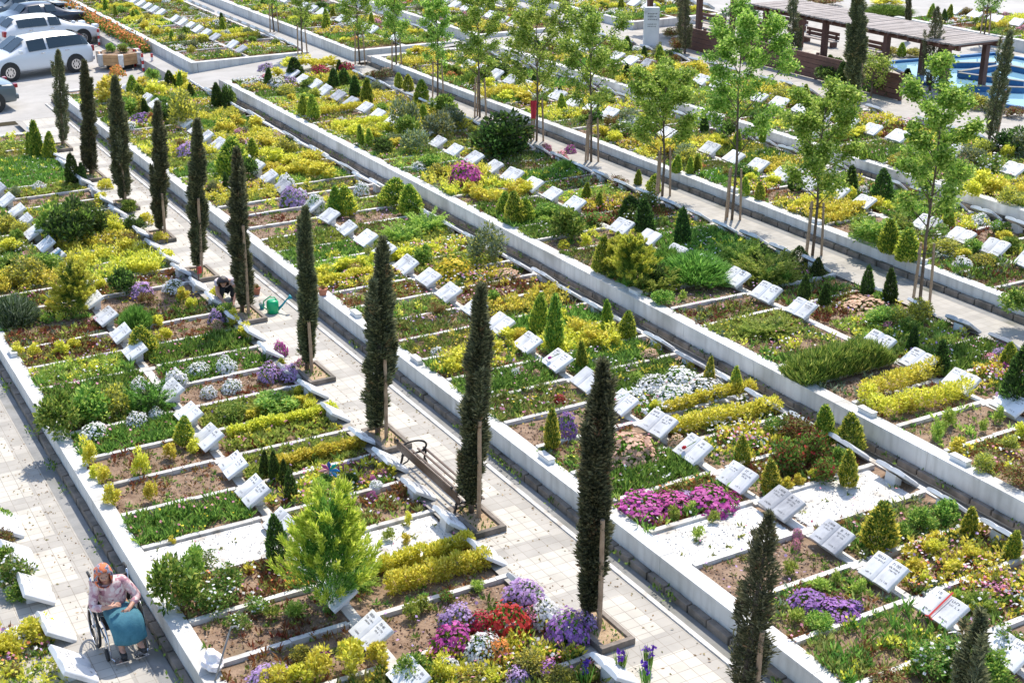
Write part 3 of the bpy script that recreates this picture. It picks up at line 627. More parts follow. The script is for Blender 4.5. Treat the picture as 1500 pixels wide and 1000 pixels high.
def plant(k, code, x, y, hp, wp=None, zo=0.):
    z = T[k][1]-.03+zo; p = G(x, y, z); return plantw(k, code, p, hp*vscale(p), (wp*hscale(p) if wp else None))
def plantw(k, code, p, h, w=None):
    if not seen(p, 60): return
    a, f, _ = random.choice(PRO[code]); w = w or h*.9
    if code[0] == 'c': s = (w/.5, w/.5, h) if code != 'cb' else (w/.85, w/.85, h)
    elif code[0] == 'f': s = (w, w, h/.62)
    elif code in ('lm', 'go') or code[0] in 'srgl': s = (w*1.05, w*1.05, h)
    else: s = (w, w, h)
    if code == 'ro': s = (w, .62, h)
    o = link(KIND[code][0], a, None, tuple(p), 0 if code == 'ro' else random.uniform(0, 6.28), s)
    o.rotation_euler = (random.uniform(-.09, .09) if code != 'ro' else 0, random.uniform(-.09, .09) if code != 'ro' else 0, o.rotation_euler.z)
    if f: link('flowers', f, o)
    PEND.append((o, KIND[code], code, k, p)); return o
def hedge(k, x1, y1, x2, y2, hp, look='low golden clipped hedge', mat='gold', dens=1.):
    z = T[k][1]-.03; a = G(x1, y1, z); b = G(x2, y2, z); hedgew(k, a, b, hp*vscale((a+b)/2), look, mat, dens)
def hedgew(k, a, b, h, look='low golden clipped hedge', mat='gold', dens=1.):
    if not (seen(a, 60) or seen(b, 60)): return
    n = max(2, int(np.linalg.norm(b-a)/(h*.62))); L = LF(); c0 = (a+b)/2
    for i in range(n):
        c = a+(b-a)*((i+.5)/n)-c0+np.array([random.uniform(-.03, .03), random.uniform(-.03, .03), 0]); m = int(300*dens); hh = h*random.uniform(.85, 1.15); d = sph(m)
        P = c+d*np.cbrt(rng.random((m, 1)))*np.array([h*.44, h*.42, hh*.5])+np.array([0, 0, hh*.52]); L.leaves(P, d+np.array([0, 0, .6])+rng.normal(size=(m, 3))*.4, .055, .030)
    o = link('clipped_hedge', L.mesh('foliage', [mat]), None, tuple(c0)); PEND.append((o, ('clipped_hedge', look, 'hedge'), 'hedge', k, c0))

FEAT = {'A': '''cg 55 232 56 24;cg 72 236 44 20;cd 108 270 48 18;cd 122 270 32 14;sd 104 362 82 70;sg 80 350 60 50;sd 135 350 60 45;ju 112 460 78 78;lg 22 472 40 54;so 40 415 42 60;sl 70 400 34 50;go 78 458 26 24;sd 180 432 48 42;lv 200 482 34 36;co 212 518 44 36
sg 84 640 72 62;sg 130 618 62 66;so 172 608 52 48;jd 222 600 60 66;fwht 138 640 24 40;fwht 200 622 20 32;fwht 229 612 16 22;fwht 205 572 20 28;fwht 258 565 26 36;fwht 332 545 24 30;fwht 340 572 18 30;fwht 306 580 16 24;fwht 290 548 18 34;flil 208 434 24 34;fwht 255 428 22 32;flil 318 472 22 26;fwht 188 430 14 18;go 318 440 22 22
go 131 682 46 26;co 270 652 44 26;go 152 706 30 24;go 205 696 44 24;go 166 738 34 26;go 222 732 34 22;go 250 672 28 24;go 288 664 24 24;go 142 700 22 20;go 240 500 24 26;go 28 520 20 18;go 52 522 22 18;go 110 512 20 20;go 90 520 24 24;go 140 545 18 20
cd 388 698 38 14;cd 404 706 46 16;cd 417 712 40 14;cd 427 732 46 16;jy 482 892 176 140;cd 410 824 74 28;sg 258 890 84 78;sl 285 850 60 40;rw 330 872 50 60;rw 318 895 40 56;rw 300 830 30 40;go 252 796 12 12
sl 336 612 28 52;sl 404 604 32 70;go 456 606 26 24;go 440 580 18 18;fmag 412 522 26 22;fpin 440 540 18 18;flil 394 556 28 32;flil 424 556 26 30;co 412 548 24 18;fpur 330 470 18 18;go 346 476 26 22;go 360 498 26 24;sg 330 468 26 36;fsal 318 480 14 18
go 592 795 16 18;go 598 770 24 12;lm 570 792 20 18;fmag 502 696 18 20;fpin 540 706 16 18;fmag 548 712 16 14;go 568 696 24 34;fpin 562 698 16 20;sd 515 712 24 20;fmag 545 735 18 16;lm 470 730 30 30;sd 478 715 26 22
flil 668 918 34 56;fmag 664 952 42 62;fwht 706 966 40 56;flil 766 888 42 64;fred 748 926 44 66;fpur 830 942 46 64;fwht 800 912 36 50;forg 724 968 36 46;fred 700 920 28 40;fwht 660 985 24 30;fpin 780 915 28 34;flil 858 925 30 40
go 516 984 56 54;go 470 992 46 44;go 555 975 40 40;go 440 1002 34 40;go 404 1010 40 44;sg 606 998 46 58;go 652 996 40 34;so 780 985 34 60;so 820 1000 26 50;flil 395 1000 26 60;flil 760 995 22 40;fpur 800 990 22 36;go 720 1000 22 40;so 700 1002 26 60;so 440 972 30 36
lm 430 900 22 34;lm 400 905 22 26;lm 600 905 24 26;lm 615 895 24 30;rr 655 880 20 24;lm 700 865 18 20;rw 375 895 26 40;rw 350 920 24 40;fmag 476 960 10 16;jl 520 860 30 60;jl 545 835 26 50
so 160 330 24 30;sr 190 360 22 24;go 150 300 22 24;go 200 400 26 30;go 185 372 26 28;sr 215 445 20 26;go 232 478 20 24;go 222 402 26 24;go 246 385 22 22;go 236 358 22 22;sd 200 340 30 30;go 170 340 26 26;go 215 330 22 22;sg 190 312 22 26;go 155 278 18 22;go 270 440 22 20;go 282 452 20 18;go 130 392 24 26;go 130 440 26 26;go 145 425 22 22;so 12 340 30 34;go 18 372 28 34;sg 10 400 30 40;go 10 420 26 30;so 30 345 26 30''',
'B': '''co 808 658 64 26;cg 853 542 42 20;cg 812 514 84 32;cg 790 490 62 26;cg 890 482 44 20;cg 917 497 42 24;co 1037 567 46 13;co 1077 577 42 15;co 1130 722 50 28;co 1286 802 72 46;cg 1207 652 62 34;cg 1245 662 58 34;co 1242 712 58 28;co 1419 784 44 24;co 1480 818 44 24;co 1086 680 44 20;cg 865 560 22 20
fpur 828 640 42 34;fsal 915 672 40 84;fsal 895 655 26 50;fwht 985 590 26 56;fwht 1030 580 26 60;fwht 955 570 22 44;fwht 1000 560 22 50;go 959 603 22 18;fsal 950 525 16 28;fsal 990 652 18 24
rr 1150 690 60 56;rr 1185 680 56 54;rr 1210 705 44 44;sr 1165 650 46 60;rw 1140 640 40 50;go 1154 716 20 18;go 1171 711 20 18;go 1190 704 20 16;go 1211 699 20 18;sg 1225 690 40 28
fmag 945 748 22 80;fmag 980 742 22 60;fmag 1045 742 26 76;flil 1000 735 16 40;lm 1010 752 20 26;lm 985 762 24 18;fpur 1188 888 22 60;fpur 1225 900 22 64;fpur 1250 893 16 30;lm 1256 872 28 24;lm 1200 866 20 30;lm 1168 912 28 24;sl 1196 922 30 48;lm 1224 855 22 16;fpin 1168 788 16 16;fpin 1166 803 16 14;lm 1155 840 24 22;lm 1022 790 26 16;lm 1045 765 22 16
go 868 505 32 42;go 842 490 28 34;go 826 472 22 28;go 700 522 28 44;go 678 535 28 40;go 720 512 24 34;go 664 545 24 30;fmag 668 530 14 20;fpur 690 525 14 24;go 740 502 24 34;go 760 500 22 30;fred 772 512 14 26;fwht 640 520 14 20;go 880 512 24 30;go 900 510 24 26;go 858 515 22 24;fsal 762 545 12 14;fsal 785 552 12 14;fred 820 590 14 18;fwht 755 552 14 16;lm 935 560 18 20
cg 577 302 42 38;cg 602 314 46 32;jl 588 352 38 58;jl 622 338 42 66;jl 560 375 24 50;fyel 664 402 28 48;gr 712 388 66 56;sg 622 390 34 30;cg 490 318 46 26;co 508 316 44 30;flil 430 300 30 40;fwht 463 310 30 28;fwht 420 275 22 24;fwht 530 285 20 24;fsal 740 408 16 40;fred 730 452 16 18;sg 722 446 24 20
cg 345 256 56 44;sd 364 262 40 30;cg 372 230 28 18;so 268 188 60 46;sd 245 180 40 34;sd 335 160 44 20;cd 320 158 38 18;sg 335 158 36 24;cg 195 142 32 18;cg 206 148 26 22;go 165 150 44 44;sl 178 170 40 44;so 195 165 36 40;go 228 140 24 30;go 262 128 26 30;sg 225 120 22 24;forg 172 112 18 24;go 212 132 22 26;cd 250 128 26 14;fpur 205 182 18 36;fwht 190 190 14 20;fred 222 180 16 18;go 330 195 24 30;go 372 190 22 30;go 350 185 20 26;flil 275 230 24 34;sr 265 222 24 24;so 420 225 26 34
go 440 258 28 40;go 470 262 28 40;go 410 240 24 36;go 390 215 22 30;go 430 245 24 36;go 455 240 24 40;sr 520 400 18 26;go 480 410 24 40;go 505 400 24 36;go 530 395 22 30;fsal 520 398 14 24;sr 640 460 20 30;fsal 628 470 12 20;sr 700 470 20 26
jl 1430 890 36 50;fpin 1460 865 18 40;go 1340 838 24 30;go 1370 812 26 34;go 1420 818 22 30;go 1395 838 22 30;go 1355 855 22 18;sg 1350 775 36 44;sg 1385 765 40 40;go 1350 770 22 26;sg 1322 788 28 30;rw 1410 985 56 90;rw 1360 985 46 70;rw 1470 960 46 60;sg 1440 1000 50 80;sr 1300 1005 24 60;lm 1400 880 22 14;lm 1455 862 24 16''',
'C': '''cg 460 176 38 18;cg 445 170 32 16;cd 520 146 36 20;cg 537 156 42 22;cd 490 130 30 18;cd 503 126 26 18;cd 433 116 32 26;cg 598 134 26 14;cg 585 130 24 14;cg 617 152 36 22;cg 605 176 28 14;cg 620 178 26 14;cg 530 214 32 14;cg 543 218 30 14;sd 735 226 70 100;rp 728 228 66 90;ry 760 225 50 50;gr 590 195 64 44;gr 640 205 52 56;gr 660 190 40 46;gr 610 225 46 44;sg 600 205 40 40;sg 650 170 36 40;sd 560 225 28 34;fmag 683 272 38 50;fred 470 112 20 30;fred 508 110 22 26;sr 555 118 18 40;fsal 565 112 14 24;go 425 100 18 26;go 450 98 18 40;go 480 100 18 40
cg 756 328 48 28;cg 770 326 36 22;cg 738 314 34 22;sg 830 352 52 52;sd 838 345 44 36;go 855 360 20 22;fyel 826 362 12 18;cg 879 400 56 22;cg 905 382 44 18;ju 930 420 78 80;ju 900 405 54 50;jl 960 425 46 60;lv 1018 410 36 92;lv 975 395 34 46;sd 965 420 40 36;cd 945 345 56 30;cd 1000 362 58 28;cd 925 320 34 28;cg 876 307 26 14;cg 858 292 26 14;cg 934 272 24 14;cg 956 282 28 18;rw 930 325 30 34;rw 950 305 30 36;rr 870 330 24 40;sr 880 300 18 30
jl 1125 412 62 80;jl 1085 385 48 66;jd 1110 395 48 60;ro 1228 545 36 172;cb 1170 388 28 26;cb 1197 406 30 26;cd 1176 442 42 16;cd 1206 448 36 18;cd 1269 436 48 18;cd 1304 445 52 22;cd 1335 516 40 18;cd 1378 548 52 26;cd 1488 598 96 48;cg 1478 540 40 24;jl 1128 488 32 66;jl 1108 492 26 46;sl 1290 474 26 60;so 1320 480 30 40;fpin 1160 400 14 14;fpin 1150 405 14 14;sg 1140 415 30 34;so 1345 470 36 40;flil 1316 480 16 16;fpin 1300 482 14 20;fsal 1262 452 14 70;sg 1285 445 22 20;sg 1330 490 26 34
lm 1390 624 30 20;lm 1374 644 32 20;lm 1462 618 26 16;lm 1442 632 24 14;lm 1380 634 20 16;go 1404 664 26 30;so 1440 690 30 36;org 0 0 0 0;fpin 1470 512 16 30;fpin 1450 530 14 24;fmag 1468 545 16 18;flil 1462 525 18 26;sr 1490 712 30 50;go 1492 640 24 26;so 1480 660 26 30;go 1330 604 22 20;sg 970 445 24 34;lm 1000 440 16 14;lm 975 330 14 12;sg 800 320 24 40;fwht 888 300 12 14;fpin 745 215 12 12;fpin 760 222 14 14;fpin 820 235 16 24;fmag 835 225 14 18;fpin 800 222 14 18;fwht 790 225 14 14;lv 830 250 14 34;sr 905 275 20 30;lm 800 330 18 18
go 565 195 20 26;go 588 205 20 26;go 545 205 20 30;go 520 200 20 26;go 700 292 24 36;go 725 298 24 36;go 745 288 22 30;go 690 285 20 26;go 772 285 22 26;go 760 280 20 24;sg 630 245 22 34;so 640 260 22 30;flil 390 105 14 26;fwht 405 128 16 30;flil 425 125 14 24;sg 455 130 18 30;so 420 140 18 30;go 405 115 18 24''',
'D': '''cg 1300 372 52 32;cg 1328 384 50 36;cd 1293 296 50 26;cd 1243 282 42 20;cd 1165 280 34 18;cg 1090 288 30 13;cg 1113 294 28 13;cg 1020 252 28 14;cg 1010 256 26 12;cg 990 254 28 16;cd 820 148 22 12;cd 806 140 18 10;cd 782 130 22 12;cd 766 128 22 12;sl 1285 358 44 76;sl 1265 345 34 50;sl 1310 345 34 50;go 960 228 22 26;go 985 230 22 30;go 1010 228 22 30;go 1040 222 22 30;so 1010 240 24 40;gr 1005 235 28 40;go 790 140 16 30;go 765 150 18 34;go 740 140 18 30;go 720 130 18 26;go 745 148 18 30;go 768 142 18 30
sr 895 190 26 22;gr 925 185 30 40;rw 915 200 26 44;go 880 200 20 24;go 900 208 20 30;so 940 212 24 34;rr 960 200 20 26;sd 870 180 24 24;fpin 1145 268 12 12;fmag 1146 254 10 10;go 1130 270 18 24;go 1100 268 18 20;sr 1065 262 20 18;go 1410 380 20 24;so 1390 372 24 60;rw 1370 350 24 50;fwht 1380 375 14 34;so 1440 390 22 40;sg 1425 370 24 30;sg 1488 460 44 50;sg 1340 320 26 40;go 1320 300 22 24;go 1300 310 18 20;sg 1480 370 26 30;go 1470 352 18 24;sr 1340 290 20 30;fsal 1330 300 12 16;sd 1090 262 26 30;sg 1150 262 22 30;sd 730 112 24 36;sg 705 118 22 34;lv 690 122 14 26;sg 660 112 20 34;go 690 104 14 30;go 630 84 16 34;go 610 82 16 30;rr 1200 305 16 20''',
'E': '''go 1440 280 34 40;go 1420 290 32 34;go 1460 285 30 34;so 1480 300 30 44;go 1490 290 24 26;sg 1400 262 26 36;gr 1420 240 34 44;rw 1450 255 34 44;sd 1480 225 44 60;gr 1500 230 40 40;cg 1264 235 24 12;cg 1225 225 16 8;cg 1237 225 16 8;sg 1340 250 30 50;so 1320 245 24 40;go 1255 202 14 30;go 1275 198 14 34;go 1190 170 18 30;go 1215 160 18 30;cg 1116 210 28 12;sr 1070 190 26 24;sd 1066 200 30 24;go 920 115 20 30;go 955 118 20 34;go 985 112 20 30;go 935 112 18 26;cd 943 115 18 8;sr 965 106 22 20;sr 958 108 22 18;gr 962 90 30 18;sr 990 75 24 24;sd 985 88 20 30;go 1020 108 20 34;so 1140 150 24 34;go 1165 155 20 30;rr 1395 205 14 16;go 1475 232 24 20;so 1440 225 26 34''',
'Z': '''go 52 936 34 48;go 20 952 30 42;go 70 925 30 30;go 0 960 30 36;fwht 28 938 18 60;rw 24 862 56 60;sg 10 840 44 40;sg 30 880 30 40;sr 8 800 30 30;sg 5 770 30 30;sr 20 990 18 30''',
}
for k, txt in FEAT.items():
    for s in txt.replace('\n', ';').split(';'):
        q = s.split()
        if len(q) != 5 or q[0] not in PRO: continue
        plant(k, q[0], *map(float, q[1:]))
for q in ((566, 872, 715, 828, 29), (560, 842, 690, 800, 24)): hedge('A', *q, dens=1.5)
for q in ((335, 642, 490, 606, 17), (400, 690, 532, 654, 18), (365, 614, 455, 590, 13)): hedge('A', *q, look='low yellow-green hedge stripe', dens=1.1)
for q in ((985, 636, 1140, 602, 24), (978, 606, 1100, 572, 18), (545, 388, 640, 370, 14), (470, 420, 545, 404, 14), (400, 262, 470, 248, 14)): hedge('B', *q)
for q in ((1262, 590, 1372, 550, 28), (1292, 610, 1420, 582, 28), (1262, 588, 1290, 608, 28), (468, 170, 540, 160, 12), (488, 192, 568, 182, 13), (548, 222, 640, 208, 12)): hedge('C', *q)
for q in ((1165, 308, 1250, 290, 15), (1200, 322, 1290, 304, 17), (950, 224, 1010, 214, 14), (700, 146, 790, 136, 16)): hedge('D', *q)
for q in ((1230, 206, 1275, 196, 12), (905, 122, 990, 108, 16)): hedge('E', *q)
# the rest of the beds (far blocks) get the same kinds of planting the photograph shows there
rd = random.Random(11)
for k, row, i, a, b, y, z, ph in BEDS:
    d = proj(((a+b)/2, y, z))[2]
    n = 0
    if k in 'PQSVKE': n = rd.choice((1, 1, 2, 2, 3))
    elif k in 'D' : n = rd.choice((0, 1, 2))
    elif y > 31: n = rd.choice((0, 0, 1, 2))
    if k in 'E' and y < 30: n = 0 if rd.random() < .6 else 1
    for _ in range(n):
        c = rd.choice(('go', 'go', 'so', 'cg', 'cd', 'sg', 'sr', 'sl', 'rw', 'fpin', 'fwht', 'forg', 'sg', 'sd', 'cg', 'gr', 'fwht', 'rw', 'lm'))
        if k == 'P' and y > 49 and row == 0: c = rd.choice(('go', 'sg', 'cg', 'forg', 'so', 'go', 'gr'))
        p = np.array([rd.uniform(a+.15, b-.15), y+rd.uniform(-.3, .3), z-.03]); h = rd.uniform(.22, .42); w = h*rd.uniform(.9, 1.4)
        if c in ('cg', 'cd'): h *= 1.6; w = h*.45
        if c[0] == 'f': h *= .7; w = h*1.6
        if seen(p, 10): plantw(k, c, p, h, w)
    if k in 'PQSVK' and rd.random() < .22: hedgew(k, np.array([a+.1, y+.15, z-.03]), np.array([b-.1, y+.15, z-.03]), rd.uniform(.22, .30), dens=.7)
# labels of the plants: kind, grave, and where several of a kind share a grave their order from the wall
from collections import defaultdict
grp = defaultdict(list)
for o, kd, code, k, p in PEND: grp[kd[1], where(k, p)].append((p[0]*1.0+p[1]*.05, o, kd, code))
for (look, (gv, ph)), L_ in grp.items():
    L_.sort(key=lambda q: q[0])
    for j, (_, o, kd, code) in enumerate(L_):
        look2 = look; 
        lab = f'{look2}, {gv}, {ph}' if len(L_) == 1 else f'{look2}, {ORD(j+1)} from the wall, {gv}, {ph}'
        w = lab.split()
        if len(w) > 16: lab = lab.replace('terrace ', '').replace(' from the wall', ' from wall')
        tag(o, lab, kd[2], {'conifer': 'dwarf conifers on the graves', 'shrub': 'shrubs planted on the graves', 'flowers': 'flower clumps on the graves', 'hedge': 'clipped hedges on the graves', 'rose bush': 'rose bushes on the graves', 'juniper': 'junipers on the graves', 'plant': 'young plants on the graves', 'lavender': 'lavender clumps on the graves'}.get(kd[2]))
# ------------------------------------------------------------------ trees
def leaning(x, y, xt, yt, z):             # base and top in the photo -> base point, height, lean vector
    p = G(x, y, z); h = (y-yt)*vscale(p); lat = 0
    for _ in range(6):
        a = proj(p+np.array([0, 0, h])+_r*lat); h += (a[1]-yt)*vscale(p); lat -= (a[0]-xt)*hscale(p)
    return p, h, Vector(_r*lat)+Vector((0, 0, h))
def aim(o, v): o.rotation_mode = 'QUATERNION'; o.rotation_quaternion = v.to_track_quat('Z', 'Y')
CYP = [(92, 215, 85, 70, 27), (133, 258, 123, 85, 25), (182, 300, 167, 108, 30), (235, 345, 230, 145, 30), (290, 400, 288, 170, 27), (355, 460, 347, 212, 33), (450, 545, 448, 298, 31), (553, 640, 560, 343, 43), (690, 755, 705, 410, 42), (860, 915, 885, 518, 50), (1085, 1042, 1130, 742, 62), (1385, 1245, 1440, 885, 72)]
CYB = [(1160, 92, 1163, -15, 31), (1250, 152, 1259, -40, 35), (1362, 132, 1373, 8, 34), (1448, 208, 1482, 42, 35), (1003, 78, 1004, -30, 25), (829, 30, 829, -35, 11), (1330, 60, 1332, -30, 12)]
def cypress(x, y, xt, yt, w, z, seed, lab, group):
    p, h, v = leaning(x, y, xt, yt, z); wm = w*hscale(p)*(.80+.10*math.sin(seed*2.3))
    root = link('cypress_tree', None, None, tuple(p)); aim(root, v); tag(root, lab, 'cypress', group)
    link('crown', cypress_mesh(seed, v.length, wm, 19000 if h > 3 else 9000), root)
    m = MB().tube([(0, 0, -.05), (0.01, 0, h*.12), (.02, .01, h*.55), (0, 0, h*.9)], [.045, .04, .028, .008], 8); link('trunk', m.mesh('trunk', 'bark', smooth=True), root)
    return p, h, v
def stake(p, h, rad, lean, lab, group, name='wooden_stake'):
    m = MB().tube([(0, 0, -.1), (lean[0]*.5+.006, lean[1]*.5, h*.5), (lean[0], lean[1], h)], [rad, rad*1.05, rad*.92], 8); o = link(name, m.mesh('stake', 'wood', smooth=False, bev=0), None, tuple(p)); tag(o, lab, 'stake', group); return o
SK = [(0, .02, .40), (.02, .02, .42), (-.05, -.02, .42), (.0, -.10, .33), (.0, -.12, .5), (.05, -.12, .55), (.02, -.1, .33), (-.03, -.12, .42), (.03, -.12, .44), (.05, -.10, .43), (.02, -.12, .45), (.02, -.12, .5)]
for i, q in enumerate(CYP):
    near = len(CYP)-i
    lab = f'dark columnar cypress, {ORD(near)} from the front, staked along the bench path'
    if i == 8: lab = 'dark columnar cypress at the near end of the bench'
    if i == 7: lab = 'dark columnar cypress at the far end of the bench'
    p, h, v = cypress(*q, 0., 40+i, lab, 'cypresses lining the bench path')
    dx, dy, f = SK[i]; sp = p+_r*(.03+.04*(i % 2))+np.array([0, dy-.05, 0]); tp = Vector((v.x*f*.9-.05, v.y*f*.9, 0))
    stake(sp, h*f, .032, tp, f'rough wooden stake tied to the cypress, {ORD(near)} from the front', 'stakes of the cypress row')
    m = MB(); c = (8.43, p[1]-.20)
    for a, b, e, d in ((c[0], c[1]-.42, .50, .07), (c[0], c[1]+.42, .50, .07), (c[0]+.215, c[1], .07, .77), (c[0]-.215, c[1], .07, .77)): m.box((a, b, .04), (e, d, .10))
    o = link('tree_pit', m.mesh('pit_border', 'course', bev=.006)); tag(o, f'low square stone tree pit under the cypress, {ORD(near)} from the front', 'tree pit', 'tree pits of the cypress row')
    m = MB().box((c[0], c[1], .03), (.36, .77, .05)); link('soil', m.mesh('pit_soil', 'tan'), o)
    wl = LF(); n = 60; wl.leaves(np.stack([c[0]+U(-.15, .15, n), c[1]+U(-.36, .36, n), np.full(n, .05)], 1), np.array([0, 0, .8])+rng.normal(size=(n, 3))*.5, .07, .025); link('weeds', wl.mesh('weeds', ['green']), o)
for i, q in enumerate(CYB):
    lab = ['dark cypress at the left end of the pergola', 'dark cypress with a stake before the pergola', 'dark cypress between pergola and pool', 'dark leaning cypress with a pale stake right of the pool', 'dark cypress right of the white pillar', 'slim dark cypress left of the white pillar', 'slim dark cypress behind the pergola roof'][i]
    p, h, v = cypress(*q, 1.38, 70+i, lab, None)
    if i in (1, 3): stake(p+_r*.18, h*.46, .035, Vector((v.x*.45, v.y*.45, 0)), ['', 'pale wooden stake by the cypress before the pergola', '', 'pale wooden stake on the cypress right of the pool'][i], None)

def young_tree(h, w, seed, c0=.3, n=5200):
    global rng; rng = np.random.default_rng(seed); r_ = random.Random(seed); m = MB(); tips = []
    bend = [(r_.uniform(-.05, .05)*k, r_.uniform(-.05, .05)*k) for k in (0, .6, 1, 1.3)]
    tk = [(bend[0][0], bend[0][1], -.05), (bend[1][0], bend[1][1], h*.3), (bend[2][0], bend[2][1], h*.62), (bend[3][0], bend[3][1], h*.93)]; m.tube(tk, [.034, .028, .018, .006], 7)
    def on(t): z = t*h; i = 0 if z < h*.3 else 1 if z < h*.62 else 2; a, b = Vector(tk[i]), Vector(tk[i+1]); return a+(b-a)*((z-a.z)/(b.z-a.z))
    nb = 17
    for i in range(nb):
        t = c0+(.9-c0)*(i+.5)/nb; a = i*2.4+r_.uniform(-.4, .4); reach = w*.5*(.45+.75*math.sin(math.pi*min(1, (t-c0)/(1-c0)*.62+.25)))*r_.uniform(.75, 1.15); s = on(t)
        e = s+Vector((math.cos(a)*reach, math.sin(a)*reach, reach*r_.uniform(.7, 1.3)+.05)); mid = s+(e-s)*.5+Vector((0, 0, -.03)); m.tube([s, mid, e], [.013, .009, .004], 5); tips += [e, s+(e-s)*.72, s+(e-s)*.5]
        for q in range(3):
            a2 = a+r_.uniform(-1.2, 1.2); f = e*1; st = s+(e-s)*r_.uniform(.4, .9); f = st+Vector((math.cos(a2), math.sin(a2), r_.uniform(.2, 1.1)))*reach*.42; m.tube([st, f], [.006, .003], 4); tips += [f, st+(f-st)*.6]
    tips.append(on(.95))
    T_ = np.array([tuple(t) for t in tips]); wgt = .35+((T_[:, 2]/h-c0)/(1-c0)).clip(0, 1); wgt *= rng.uniform(.3, 1.4, len(T_)); j = rng.choice(len(T_), n, p=wgt/wgt.sum())
    P = T_[j]+rng.normal(size=(n, 3))*np.array([.075, .075, .06])*(.75+w*.22); D = rng.normal(size=(n, 3))*np.array([1, 1, .55])+np.array([0, 0, -.25]); s = rng.random(n) < .3
    L = LF().leaves(P, D, .068, .042)
    return m.mesh('trunk', 'bark', smooth=True), L.mesh('crown', ['tree'])
# base, top, crown width, crown start, level
TREES = [(1347, 446, 1368, 112, 112, .30, .77, 6800), (1190, 374, 1180, 138, 108, .30, .77, 6800), (1072, 322, 1072, 18, 125, .30, .77, 7600), (970, 287, 972, 108, 112, .28, .77, 6200), (866, 237, 868, 26, 92, .28, .77, 5200), (786, 207, 788, 12, 98, .26, .77, 5200), (703, 172, 702, -12, 72, .28, .77, 4400), (641, 142, 642, -6, 42, .26, .77, 2600), (581, 108, 580, -14, 46, .3, .77, 2600), (527, 94, 527, -22, 56, .3, .77, 2800), (443, 84, 440, -40, 40, .3, .6, 2000), (402, 52, 404, -60, 40, .3, .6, 1600), (1440, 60, 1440, -30, 46, .35, 1.5, 1500), (1275, 148, 1250, 92, 60, .2, 1.3, 900)]
NAMES = ['tallest staked young tree with thin lower crown, nearest on the right', 'staked young tree behind the rosemary hedge', 'staked young tree with broad double crown, third from the right', 'short bushy staked tree behind the gold-tipped conifers', 'staked young tree right of the red flag', 'staked young tree with the red flag', 'staked young tree left of the red flag', 'narrow staked tree, second left of the red flag', 'small round-crowned staked tree before the far cross wall', 'small staked tree at the corner of the cross path', 'staked sapling left of the cross path corner', 'staked sapling farthest up the left wall', 'staked round tree behind the pool', 'low sparse sapling before the pergola']
TP = []
for i, (x, y, xt, yt, w, c0, z, n) in enumerate(TREES):
    p, h, v = leaning(x, y, xt, yt, z); root = link('young_tree', None, None, tuple(p)); tag(root, NAMES[i], 'tree', 'young staked trees'); TP.append((p, h))
    tm, cm = young_tree(h, w*hscale(p)*(.70 if i < 9 else .6), 60+i, c0, int(n*2.1)); link('trunk', tm, root); link('crown', cm, root)
    if i == 13: continue
    for q, (dx, dy) in enumerate(((-.17, .02), (.16, -.10), (.02, .2))):
        if q == 2 and i > 6: continue
        stake(p+np.array([dx, dy, 0]), 1.12+.1*random.random(), .026, Vector((-dx*.25, -dy*.25, 0)), f'wooden prop stake, {["left", "front", "rear"][q]} one at the '+NAMES[i].split(',')[0].replace('staked ', '').replace(' with broad double crown', '').replace(' with thin lower crown', ''), 'prop stakes of the young trees')
    m = MB().box((p[0], p[1]+.04, p[2]+1.02), (.42, .30, .035)); 
    tb = MB().tube([(-.18, .02, 1.03), (.17, -.1, 1.04), (.02, .2, 1.05), (-.18, .02, 1.03)], .009, 5); link('tie', tb.mesh('tie', 'black'), root)

# ------------------------------------------------------------------ bench, can, pots and small things
def bench():
    x = 8.32; ya, yb = 15.92, 18.02; root = link('park_bench', None, None, (x, (ya+yb)/2, 0)); hl = (yb-ya)/2; tag(root, 'brown park bench with wooden back and scrolled iron arms beside the path', 'bench')
    for nm, zc in (('back_plank', .33), ('back_plank', .45)):
        m = MB().box((-.10-(zc-.33)*.35, 0, zc), (.026, 2*hl, .085)); link(nm, m.mesh(nm, 'plank', bev=.006), root)
    for dx in (.02, .12, .23, .33): m = MB().box((dx, 0, .235), (.034, 2*hl-.1, .02)); link('seat_slat', m.mesh('seat_slat', 'plank', bev=.004), root)
    for s in (-1, 1):
        y = s*(hl-.14); m = MB()
        m.tube([(-.16, y, 0), (-.10, y, .12), (-.07, y, .24), (-.10, y, .36), (-.16, y, .52)], .02, 8); m.tube([(.34, y, 0), (.30, y, .10), (.33, y, .20)], .018, 8); m.tube([(-.10, y, .215), (.34, y, .215)], .016, 8)
        m.tube([(-.1, y, .06)]+[(.1+.09*math.cos(a), y, .10+.06*math.sin(a)) for a in np.linspace(math.pi, 0, 8)]+[(.33, y, .06)], .012, 6); link('bench_end', m.mesh('bench_end', 'iron', smooth=True), root)
        m = MB().tube([(-.11, y, .40)]+[(.10+.24*math.sin(a), y, .31+.115*math.cos(a)) for a in np.linspace(-.9, 2.6, 14)]+[(.21, y, .225)], .017, 8); link('armrest', m.mesh('armrest', 'iron', smooth=True), root)
bench()
